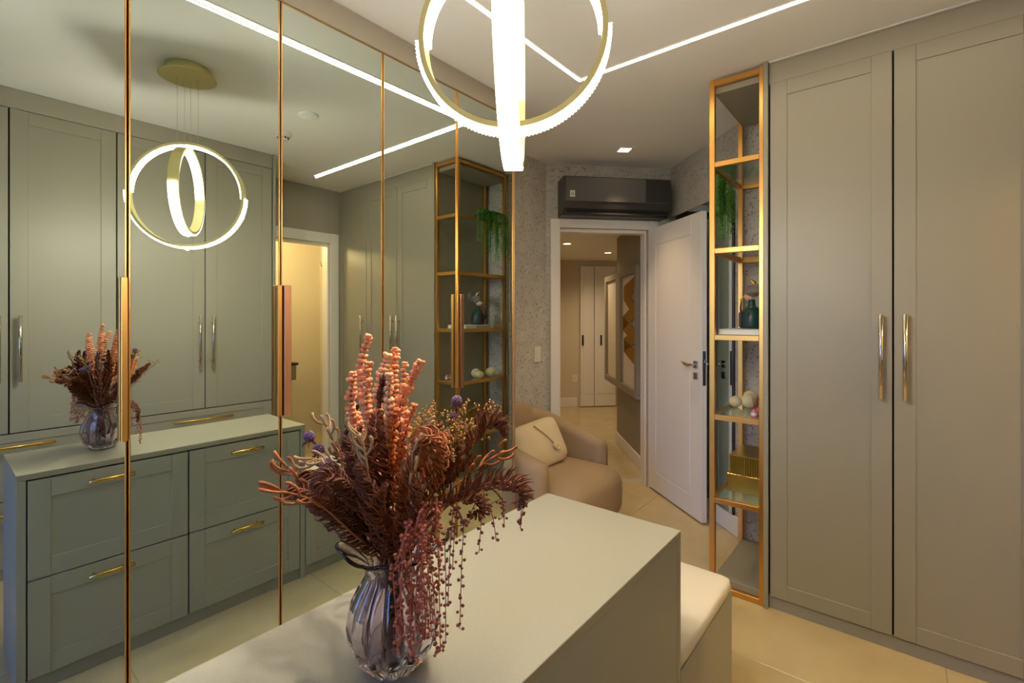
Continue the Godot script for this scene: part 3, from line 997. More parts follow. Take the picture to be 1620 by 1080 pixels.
func build_shelf_things() -> void:
	# trailing fern on the topmost glass board, near the rear corner
	var f := thing("trailing_fern", "green trailing fern spilling over the topmost glass board of the gold shelf", "plant", Vector3(-0.70, 2.178, -2.92))
	put("pot", lathed([Vector2(0, 0), Vector2(0.035, 0), Vector2(0.045, 0.05), Vector2(0.04, 0.05), Vector2(0.0, 0.04)], 20), M.dark_steel, f)
	for k in 100:
		var an := rng.randf_range(PI * 0.64, PI * 1.36)   # mostly to the open side
		var out := Vector3(cos(an), 0, sin(an))
		var reach := rng.randf_range(0.075, 0.12)
		var drop := rng.randf_range(0.08, 0.36)
		if k % 4 == 0:
			out = Vector3(cos(rng.randf() * TAU), 0, sin(rng.randf() * TAU))
			drop = -0.03
			reach = 0.06
		if drop > 0.0:
			out.x = -abs(out.x)
			reach = max(reach, 0.098 / max(-out.x, 0.25))
			reach = min(reach, 0.2)
		var pts := smooth_curve([Vector3(0, 0.045, 0) + out * 0.01, Vector3(0, 0.075, 0) + out * reach * 0.5, Vector3(0, 0.045, 0) + out * reach, Vector3(0, -drop * 0.5, 0) + out * (reach + 0.015), Vector3(0, -drop, 0) + out * (reach + rng.randf_range(0.0, 0.02))], 5)
		var st := tool()
		tube(st, pts, 0.0011, 4, false)
		var steps := 26
		for q in range(3, steps):
			var p := along(pts, float(q) / steps)
			for s in 4:
				var a2 := rng.randf() * TAU
				var d := Vector3(cos(a2), rng.randf_range(-0.7, 0.1), sin(a2)).normalized()
				var l := rng.randf_range(0.012, 0.022)
				var sd := d.cross(Vector3.UP).normalized() * 0.0032
				st.set_smooth_group(-1)
				poly(st, [p, p + d * l * 0.5 + sd, p + d * l, p + d * l * 0.5 - sd], Vector3.UP)
		put("frond", done(st), M.green if k % 3 else M.green_dark, f)
	# book lying on the third board, figurine on it
	var by := 1.298
	var bk := thing("book", "pale book lying flat on the gold shelf beneath the figurine", "book", Vector3(-0.655, by, -2.80))
	put("cover", span(Vector3(-0.098, 0.0, -0.17), Vector3(0.105, 0.003, 0.155), 0.0008), M.book_cover, bk)
	put("cover", span(Vector3(-0.098, 0.025, -0.17), Vector3(0.105, 0.028, 0.155), 0.0008), M.book_cover, bk)
	put("spine", span(Vector3(-0.101, 0.0, -0.17), Vector3(-0.098, 0.028, 0.155), 0.0008), M.book_cover, bk)
	put("page_block", span(Vector3(-0.097, 0.003, -0.166), Vector3(0.100, 0.025, 0.150), 0.0005), M.paper, bk)
	var tm := TextMesh.new()
	tm.text = "AUSTRALIA STORY"
	tm.font_size = 20
	tm.pixel_size = 0.00078
	tm.depth = 0.0006
	var tx := put("spine_lettering", tm, M.ink, bk, Vector3(-0.1013, 0.014, -0.055))
	tx.rotation.y = -PI / 2
	tx.scale = Vector3(1.28, 1.25, 1.0)
	build_figurine(Vector3(-0.652, by + 0.028, -2.895))
	# ribbed balls
	var y4 := 0.892
	for b in [[-0.722, -2.842, 0.033, "smallest ribbed cream ball at the front of the three on the gold shelf"], [-0.685, -3.015, 0.040, "ribbed cream ball by itself near the rear rail of the gold shelf"], [-0.66, -2.865, 0.040, "ribbed cream ball tucked right behind the smallest one"]]:
		var r: float = b[2]
		var o := thing("ribbed_ball", b[3], "ornament", Vector3(b[0], y4 - 0.001, b[1]))
		var st := tool()
		st.set_smooth_group(0)
		var rings := 14
		var segs := 96
		var g := []
		for i in rings + 1:
			var la := PI * (float(i) / rings - 0.5)
			var row := []
			for j in segs:
				var lo := TAU * j / segs
				var rr := r * (1.0 - 0.09 * pow(abs(cos(lo * 11.0)), 3.0) * cos(la))
				row.append(Vector3(rr * cos(la) * cos(lo), r * 0.93 * (1.0 + sin(la)), rr * cos(la) * sin(lo)))
			g.append(row)
		for i in rings:
			for j in segs:
				var k := (j + 1) % segs
				quad(st, g[i][j], g[i + 1][j], g[i + 1][k], g[i][k])
		put("ball", done(st), M.bead, o)
		put("dimple", lathed([Vector2(0, 0.003), Vector2(0.006, 0.001), Vector2(0.008, -0.002), Vector2(0, -0.002)], 14), M.bead, o, Vector3(0, r * 1.86, 0))
	# two little reed diffusers
	for b in [[-0.578, -2.618, "pink reed diffuser bottle nearest the front rail of the gold shelf"], [-0.572, -2.655, "pink reed diffuser bottle just behind the other one"]]:
		var o := thing("reed_diffuser", b[2], "diffuser", Vector3(b[0], y4 - 0.001, b[1]))
		put("bottle", lathed([Vector2(0, 0), Vector2(0.0135, 0), Vector2(0.015, 0.003), Vector2(0.015, 0.026), Vector2(0.007, 0.034), Vector2(0.007, 0.041), Vector2(0.005, 0.041), Vector2(0, 0.036)], 18), M.pink_glass, o)
		put("label_band", lathed([Vector2(0.0152, 0.008), Vector2(0.0155, 0.009), Vector2(0.0155, 0.02), Vector2(0.0152, 0.021)], 18), M.label, o)
		for q in [[-0.008, 0.004], [0.006, -0.006], [0.002, 0.009]]:
			put("reed", rod(Vector3(0, 0.034, 0), Vector3(q[0], 0.095, q[1]), 0.0014, 6), M.reed, o)
	# two gold boxes
	var y5 := 0.469
	var lo := thing("gold_box", "flat plain gold box under the pleated one on the gold shelf", "box", Vector3(-0.63, y5 - 0.001, -2.84))
	put("body", span(Vector3(-0.098, 0, -0.14), Vector3(0.103, 0.088, 0.14), 0.002), M.gold_box, lo)
	put("lid_edge", span(Vector3(-0.1, 0.088, -0.142), Vector3(0.104, 0.094, 0.142), 0.002), M.gold_bright, lo)
	var up := thing("gold_box", "gold box with pleated sides lying on top of the flat gold box", "box", Vector3(-0.63, y5 + 0.093, -2.85))
	put("lid", span(Vector3(-0.094, 0.088, -0.134), Vector3(0.1, 0.095, 0.134), 0.002), M.gold_box, up)
	put("body", span(Vector3(-0.088, 0, -0.128), Vector3(0.096, 0.088, 0.128), 0.002), M.gold_box, up)
	var pl := tool()
	for k in 16:
		var x := -0.084 + k * 0.0116
		tube(pl, [Vector3(x, 0.001, 0.129), Vector3(x + rng.randf_range(-0.003, 0.003), 0.087, 0.129)], 0.0045, 6)
	for k in 22:
		var z := -0.122 + k * 0.0116
		tube(pl, [Vector3(-0.089, 0.001, z), Vector3(-0.089, 0.087, z + rng.randf_range(-0.003, 0.003))], 0.0045, 6)
	put("pleats", done(pl), M.gold_box, up)

func build_figurine(at: Vector3) -> void:
	var f := thing("figurine", "figurine of a woman in a dark green dress with a grey turban, on the book", "figurine", at, -0.1)
	f.scale = Vector3(1.3, 1.3, 1.3)
	var st := tool()
	st.set_smooth_group(0)
	lathe(st, [Vector2(0, 0), Vector2(0.040, 0), Vector2(0.043, 0.012), Vector2(0.044, 0.045), Vector2(0.040, 0.068), Vector2(0.028, 0.086), Vector2(0.0165, 0.094), Vector2(0.014, 0.104), Vector2(0.0135, 0.122), Vector2(0.0, 0.124)], 32)
	put("dress", done(st), M.dress_green, f)
	var pz := tool()
	rbox(pz, Vector3(-0.034, 0.037, 0.012), Vector3(0.02, 0.072, 0.045), 0.008)
	rbox(pz, Vector3(0.0, 0.036, 0.036), Vector3(0.02, 0.07, 0.016), 0.007)
	put("plum_panel", done(pz), M.dress_plum, f)
	var nk := tool()
	var loop := []
	for k in 25:
		var a := TAU * k / 24
		loop.append(Vector3(cos(a) * 0.0215, 0.094 - 0.012 * max(-cos(a), 0.0) - 0.004, sin(a) * 0.0215))
	tube(nk, loop, 0.0014, 6)
	put("necklace", done(nk), M.gold_bright, f)
	var hd := tool()
	blob(hd, Vector3(-0.010, 0.136, 0), Vector3(0.021, 0.019, 0.017), 10, 16)
	blob(hd, Vector3(-0.030, 0.136, 0), Vector3(0.006, 0.005, 0.005), 6, 8)
	put("head", done(hd), M.skin, f)
	var tb := tool()
	blob(tb, Vector3(0.010, 0.160, 0), Vector3(0.034, 0.025, 0.029), 14, 24, 1.0, 1.0, Transform3D(Basis(Vector3(0, 0, 1), 0.3), Vector3(0.045, 0.002, 0)))
	for k in 6:
		var fold := []
		for q in 13:
			var a := lerpf(-0.2, PI + 0.2, q / 12.0)
			fold.append(Vector3(0.012 + cos(a) * (0.033 - k * 0.001), 0.147 + k * 0.0055 + sin(a) * 0.006, 0) + Vector3(0, 0, 1) * (0.0295 - k * 0.0038) * sin(a * 1.0) * (1.0 if k % 2 == 0 else 0.94))
		tube(tb, fold, 0.0042, 8)
	blob(tb, Vector3(0.056, 0.182, 0.006), Vector3(0.020, 0.025, 0.019), 10, 16)
	put("turban", done(tb), M.turban, f)
	var hn := tool()
	tube(hn, smooth_curve([Vector3(0.012, 0.186, 0), Vector3(0.002, 0.199, 0), Vector3(-0.012, 0.206, 0)], 4), [0.01, 0.0095, 0.009, 0.008, 0.0075, 0.0065, 0.005, 0.003, 0.001], 10)
	put("turban_clasp", done(hn), M.gold_bright, f)
	var ar := tool()
	tube(ar, smooth_curve([Vector3(-0.028, 0.03, -0.028), Vector3(-0.046, 0.055, -0.02), Vector3(-0.05, 0.085, -0.014), Vector3(-0.046, 0.112, -0.01)], 4), [0.007, 0.007, 0.0068, 0.0065, 0.006, 0.0055, 0.005, 0.0048, 0.0046, 0.0044, 0.0042, 0.004, 0.0035], 8)
	put("arm", done(ar), M.dress_plum, f)
	var ha := tool()
	blob(ha, Vector3(-0.046, 0.116, -0.010), Vector3(0.0045, 0.006, 0.003), 6, 8)
	for k in 4:
		tube(ha, [Vector3(-0.046, 0.119, -0.013 + k * 0.002), Vector3(-0.047, 0.129 - abs(k - 1.5) * 0.001, -0.015 + k * 0.003)], 0.0011, 5)
	tube(ha, [Vector3(-0.044, 0.116, -0.007), Vector3(-0.042, 0.123, -0.003)], 0.0011, 5)
	put("hand", done(ha), M.gold_bright, f)

# ------------------------------------------------------------------ vase and dried flowers
const VASE := Vector3(-0.655, 0.815, -0.492)

func build_vase() -> void:
	var v := thing("glass_vase", "ribbed mauve glass vase with a wavy rim standing on the island top", "vase", VASE, deg_to_rad(39.24))
	# outer then inner profile: radius, height, rib depth
	var out := [[0.0, 0.0005, 0.0], [0.030, 0.0005, 0.02], [0.047, 0.007, 0.12], [0.063, 0.028, 0.13], [0.073, 0.056, 0.12], [0.076, 0.080, 0.11], [0.071, 0.106, 0.11], [0.059, 0.130, 0.11], [0.047, 0.149, 0.1], [0.043, 0.162, 0.09], [0.049, 0.176, 0.08], [0.066, 0.189, 0.06], [0.080, 0.1965, 0.05], [0.0838, 0.1995, 0.045], [0.0848, 0.2022, 0.045], [0.0836, 0.2044, 0.045]]
	var inn := [[0.0812, 0.2046, 0.045], [0.0775, 0.2025, 0.045], [0.0635, 0.1945, 0.05], [0.045, 0.178, 0.05], [0.0385, 0.163, 0.03], [0.041, 0.149, 0.02], [0.052, 0.129, 0.02], [0.063, 0.105, 0.02], [0.067, 0.080, 0.02], [0.063, 0.056, 0.02], [0.052, 0.034, 0.02], [0.034, 0.022, 0.0], [0.0, 0.019, 0.0]]
	var st := tool()
	st.set_smooth_group(0)
	var segs := 168
	var rows := []
	for q in out + inn:
		var row := []
		for j in segs:
			var a := TAU * j / segs
			var rib: float = 1.0 - q[2] * (1.0 - pow(abs(cos(a * 7.0)), 0.8))
			var r: float = q[0] * rib
			var wave: float = 0.0
			if q[1] > 0.165:
				wave = (q[1] - 0.165) / 0.035 * (0.007 * sin(a * 5.0 + 0.6) + 0.004 * sin(a * 3.0))
				r *= 1.0 + 0.09 * sin(a * 5.0 + 1.0) * (q[1] - 0.165) / 0.035
			row.append(Vector3(r * cos(a), q[1] + wave, r * sin(a)))
		rows.append(row)
	for i in rows.size() - 1:
		for j in segs:
			var k := (j + 1) % segs
			if i == 0:
				for p in [rows[0][0], rows[1][k], rows[1][j]]:
					st.add_vertex(p)
				st.add_vertex(rows[0][0]); st.add_vertex(rows[1][j]); st.add_vertex(rows[1][j])
			elif i == rows.size() - 2:
				for p in [rows[i][j], rows[i][k], rows[i + 1][0]]:
					st.add_vertex(p)
			else:
				quad(st, rows[i][j], rows[i + 1][j], rows[i + 1][k], rows[i][k])
	put("vase_body", done(st), M.vase_glass, v)
	# raised ribs, fluid beads of glass are part of the body; only the foot is apart
	put("foot", lathed([Vector2(0, 0), Vector2(0.028, 0), Vector2(0.03, 0.0004), Vector2(0, 0.0004)], 40), M.vase_glass, v)

func stem_root(label: String, called: String, cat: String) -> Node3D:
	return thing(called, label, cat, VASE, deg_to_rad(39.24))

func floret_mesh(r: float, lumps: int, sd: int) -> ArrayMesh:
	rng.seed = sd
	var st := tool()
	for k in lumps:
		var a := TAU * k / lumps + rng.randf() * 0.5
		var rr := r * rng.randf_range(0.75, 1.0)
		blob(st, Vector3(cos(a) * rr * 0.62, rng.randf_range(-0.12, 0.12) * r, sin(a) * rr * 0.62), Vector3(rr * 0.5, rr * 0.46, rr * 0.5), 6, 8)
	return done(st)

func orient(y: Vector3) -> Basis:
	var up := y.normalized()
	var x := up.cross(Vector3.FORWARD if abs(up.z) < 0.9 else Vector3.RIGHT).normalized()
	return Basis(x, up, x.cross(up))

func build_bouquet() -> void:
	var florets := []
	for k in 4:
		florets.append(floret_mesh(0.0118, 6 + k % 2, 100 + k))
	rng.seed = 42
	var n := 0
	for it in bouquet_list():
		n += 1
		var pts: Array = it[2]
		var p0 := Vector3(rng.randf_range(-0.034, 0.034), rng.randf_range(0.032, 0.06), rng.randf_range(-0.034, 0.034))
		var full := [p0]
		var neck := Vector3(rng.randf_range(-0.02, 0.02), 0.155, rng.randf_range(-0.02, 0.02))
		full.append(neck)
		full.append_array(pts.slice(1))
		var curve := smooth_curve(full, 7)
		match it[0]:
			"coral": coral(it, curve, florets, n)
			"fern": fern(it, curve, n)
			"twig": twig(it, curve, n)
			"purple": purple(it, curve, n)
			"stalk": stalk(it, curve, n)
			"sprig": sprig(it, curve, n)
			"amaranth": amaranth(it, curve, n)

func coral(it: Array, curve: Array, florets: Array, n: int) -> void:
	var t := stem_root(it[1], "flower_spike", "dried flower")
	var m: Material = M.coral_red if it[1].contains("orange") else (M.coral_pale if it[1].contains("pale") else M.coral)
	var st := tool()
	tube(st, curve, 0.0016, 6)
	put("stem", done(st), M.stem_pink, t)
	var length := 0.0
	for i in curve.size() - 1:
		length += curve[i].distance_to(curve[i + 1])
	var f0: float = 1.0 - it[3]
	var count := int(length * it[3] / 0.0128)
	for k in count + 1:
		var u := float(k) / count
		var f: float = lerp(f0, 1.0, u)
		if u < 0.35 and k % 2 == 1 and n % 2 == 0:
			continue
		var p := along(curve, f)
		var d := along(curve, min(f + 0.02, 1.0)) - along(curve, f - 0.02)
		var o := put("flower_whorl", florets[(k + n) % 4], m, t, p + Vector3(rng.randf_range(-1, 1), 0, rng.randf_range(-1, 1)) * 0.0016)
		var sc: float = lerp(1.02, 0.62, u) * rng.randf_range(0.8, 1.15)
		o.basis = orient(d).rotated(d.normalized(), rng.randf() * TAU).scaled_local(Vector3(sc, sc, sc))

func fern(it: Array, curve: Array, n: int) -> void:
	var t := stem_root(it[1], "fern_frond", "dried fern")
	var m: Material = M.fern
	if it[1].contains("rust"):
		m = M.fern_rust
	elif it[1].contains("purpl") or it[1].contains("maroon"):
		m = M.fern_plum
	var st := tool()
	var rad := []
	for i in curve.size():
		rad.append(lerp(0.0024, 0.0011, float(i) / curve.size()))
	tube(st, curve, rad, 6)
	put("midrib", done(st), m, t)
	var fr := frames(curve)
	var pairs := int(66 * it[3])
	var lf := tool()
	lf.set_smooth_group(0)
	for k in pairs:
		var u := float(k) / pairs
		var f: float = lerp(0.36, 1.0, u)
		var x: float = f * (curve.size() - 1)
		var i: int = min(int(x), curve.size() - 2)
		var p: Vector3 = curve[i].lerp(curve[i + 1], x - i)
		var l: float = 0.0172 * it[3] * sin(PI * clamp(u * 0.80 + 0.22, 0.0, 1.0)) * rng.randf_range(0.75, 1.1) + 0.004
		for s in [-1.0, 1.0]:
			var side: Vector3 = (fr[i][1] * s + fr[i][2] * rng.randf_range(-0.9, 1.1)).normalized()
			var ahead: Vector3 = fr[i][3]
			var q1: Vector3 = p + side * l * 0.5 + ahead * l * 0.30
			var q2: Vector3 = p + side * l * 0.82 + ahead * l * 0.62 + fr[i][2] * l * 0.35
			var q3: Vector3 = p + side * l * 0.55 + ahead * l * 1.0 + fr[i][2] * l * rng.randf_range(0.5, 0.95)
			var w := 0.0019
			tube(lf, [p, q1, q2, q3], [w * 0.6, w, w * 0.8, w * 0.2], 4, false)
	put("leaflets", done(lf), m, t).set_meta("kind", "stuff")

func twig(it: Array, curve: Array, n: int) -> void:
	var t := stem_root(it[1], "dried_twig", "dried twig")
	var m: Material = M.twig_orange if it[3] == 1 else M.twig
	var st := tool()
	tube(st, curve, 0.0015, 6)
	put("stem", done(st), m, t)
	for k in 9:
		var f: float = lerp(0.66, 1.0, k / 8.0)
		var p := along(curve, f)
		var d := (along(curve, min(f + 0.03, 1.0)) - along(curve, f - 0.03)).normalized()
		var a := rng.randf() * TAU
		var sd := (orient(d) * Vector3(cos(a), 0, sin(a))).normalized()
		var l := rng.randf_range(0.016, 0.032)
		var pr := tool()
		var r := 0.0022
		tube(pr, smooth_curve([p, p + d * l * 0.4 + sd * l * 0.45, p + d * l * 0.9 + sd * l * 0.62, p + d * l * 1.15 + sd * l * 0.5], 3), [r * 0.6, r * 0.75, r * 0.85, r, r, r, r * 1.15, r * 1.2, r * 1.15, r * 0.7], 7)
		put("prong", done(pr), m, t)

func purple(it: Array, curve: Array, n: int) -> void:
	var t := stem_root(it[1], "scabious", "dried flower")
	var st := tool()
	tube(st, curve, 0.0013, 6)
	put("stem", done(st), M.fern_plum, t)
	var tip: Vector3 = curve[curve.size() - 1]
	var r := 0.0098 if not it[1].contains("small") else 0.0075
	var hd := tool()
	for k in 60:
		var y := 1.0 - 2.0 * (k + 0.5) / 60.0
		var a := k * 2.39996
		var d := Vector3(cos(a) * sqrt(1 - y * y), y, sin(a) * sqrt(1 - y * y))
		blob(hd, tip + d * r * 0.82, Vector3.ONE * r * 0.24, 4, 6)
	blob(hd, tip, Vector3.ONE * r * 0.8, 6, 10)
	put("flower_head", done(hd), M.purple, t)
	var lf := tool()
	for k in 5:
		var a := TAU * k / 5
		var d := Vector3(cos(a), -0.7, sin(a)) * r
		tube(lf, [tip - Vector3(0, r * 0.6, 0), tip + d * 0.9 - Vector3(0, r * 0.5, 0), tip + d * 1.3 - Vector3(0, r * 0.9, 0)], [0.001, 0.0016, 0.0004], 5)
	put("sepals", done(lf), M.fern_plum, t)

func stalk(it: Array, curve: Array, n: int) -> void:
	var t := stem_root(it[1], "seed_stalk", "dried stalk")
	var st := tool()
	tube(st, curve, 0.0018, 6)
	put("stem", done(st), M.stalk, t)
	var sd := tool()
	for k in 44:
		var f: float = lerp(0.62, 1.0, k / 43.0)
		var p := along(curve, f)
		var a := rng.randf() * TAU
		blob(sd, p + Vector3(cos(a), rng.randf_range(-0.3, 0.3), sin(a)) * 0.0042, Vector3(0.0036, 0.0048, 0.0036), 5, 7)
	put("seeds", done(sd), M.stalk, t).set_meta("kind", "stuff")

func sprig(it: Array, curve: Array, n: int) -> void:
	var t := stem_root(it[1], "golden_sprig", "dried flower")
	var st := tool()
	var bd := tool()
	tube(st, curve, 0.001, 5)
	for k in 22:
		var f := rng.randf_range(0.55, 1.0)
		var p := along(curve, f)
		var d := Vector3(rng.randf_range(-1, 1), rng.randf_range(0.2, 1.2), rng.randf_range(-1, 1)).normalized()
		var l := rng.randf_range(0.014, 0.034)
		var q := p + d * l
		tube(st, [p, p + d * l * 0.5 + Vector3(0, 0.002, 0), q], 0.0005, 4, false)
		for s in 5:
			var c := q + Vector3(rng.randf_range(-1, 1), rng.randf_range(-1, 1), rng.randf_range(-1, 1)) * 0.007
			tube(st, [p.lerp(q, 0.7), c], 0.0003, 3, false)
			blob(bd, c, Vector3.ONE * rng.randf_range(0.0012, 0.0022), 4, 5)
	put("stem", done(st), M.sprig_stem, t)
	put("buds", done(bd), M.gold_bud, t).set_meta("kind", "stuff")

func amaranth(it: Array, curve: Array, n: int) -> void:
	var t := stem_root(it[1], "amaranth", "dried flower")
	var m: Material = M.amaranth if it[1].contains("pink") else M.amaranth_dusk
	var st := tool()
	tube(st, curve, 0.0017, 6)
	put("stem", done(st), m, t)
	for s in it[3]:
		var p: Vector3 = s[0]
		var l: float = s[1]
		var dx := rng.randf_range(-0.012, 0.012)
		var dz := rng.randf_range(-0.004, 0.010)
		# start on the arch, then hang
		var near: Vector3 = curve[0]
		for c in curve:
			if c.distance_to(p) < near.distance_to(p):
				near = c
		var pts := smooth_curve([near, p, p + Vector3(dx * 0.6, -l * 0.45, dz), p + Vector3(dx, -l, dz * 1.4 + 0.002)], 8)
		var sr := tool()
		tube(sr, pts, 0.0007, 5)
		var o := put("hanging_strand", done(sr), m, t)
		var bd := tool()
		var steps := int(l / 0.0068) + 3
		for k in steps:
			var f: float = lerp(0.2, 1.0, float(k) / (steps - 1))
			var c := along(pts, f)
			var a := k * 2.4 + rng.randf() * 0.6
			for w in (2 if k % 3 == 0 and m == M.amaranth else 1):
				var off := Vector3(cos(a + w * 2.6), -0.1, sin(a + w * 2.6)) * rng.randf_range(0.0035, 0.0052)
				var r := rng.randf_range(0.0021, 0.0031)
				blob(bd, c + off, Vector3(r, r * 0.92, r), 5, 7)
				tube(bd, [c, c + off], 0.0004, 3, false)
		put("berries", done(bd), m, o).set_meta("kind", "stuff")

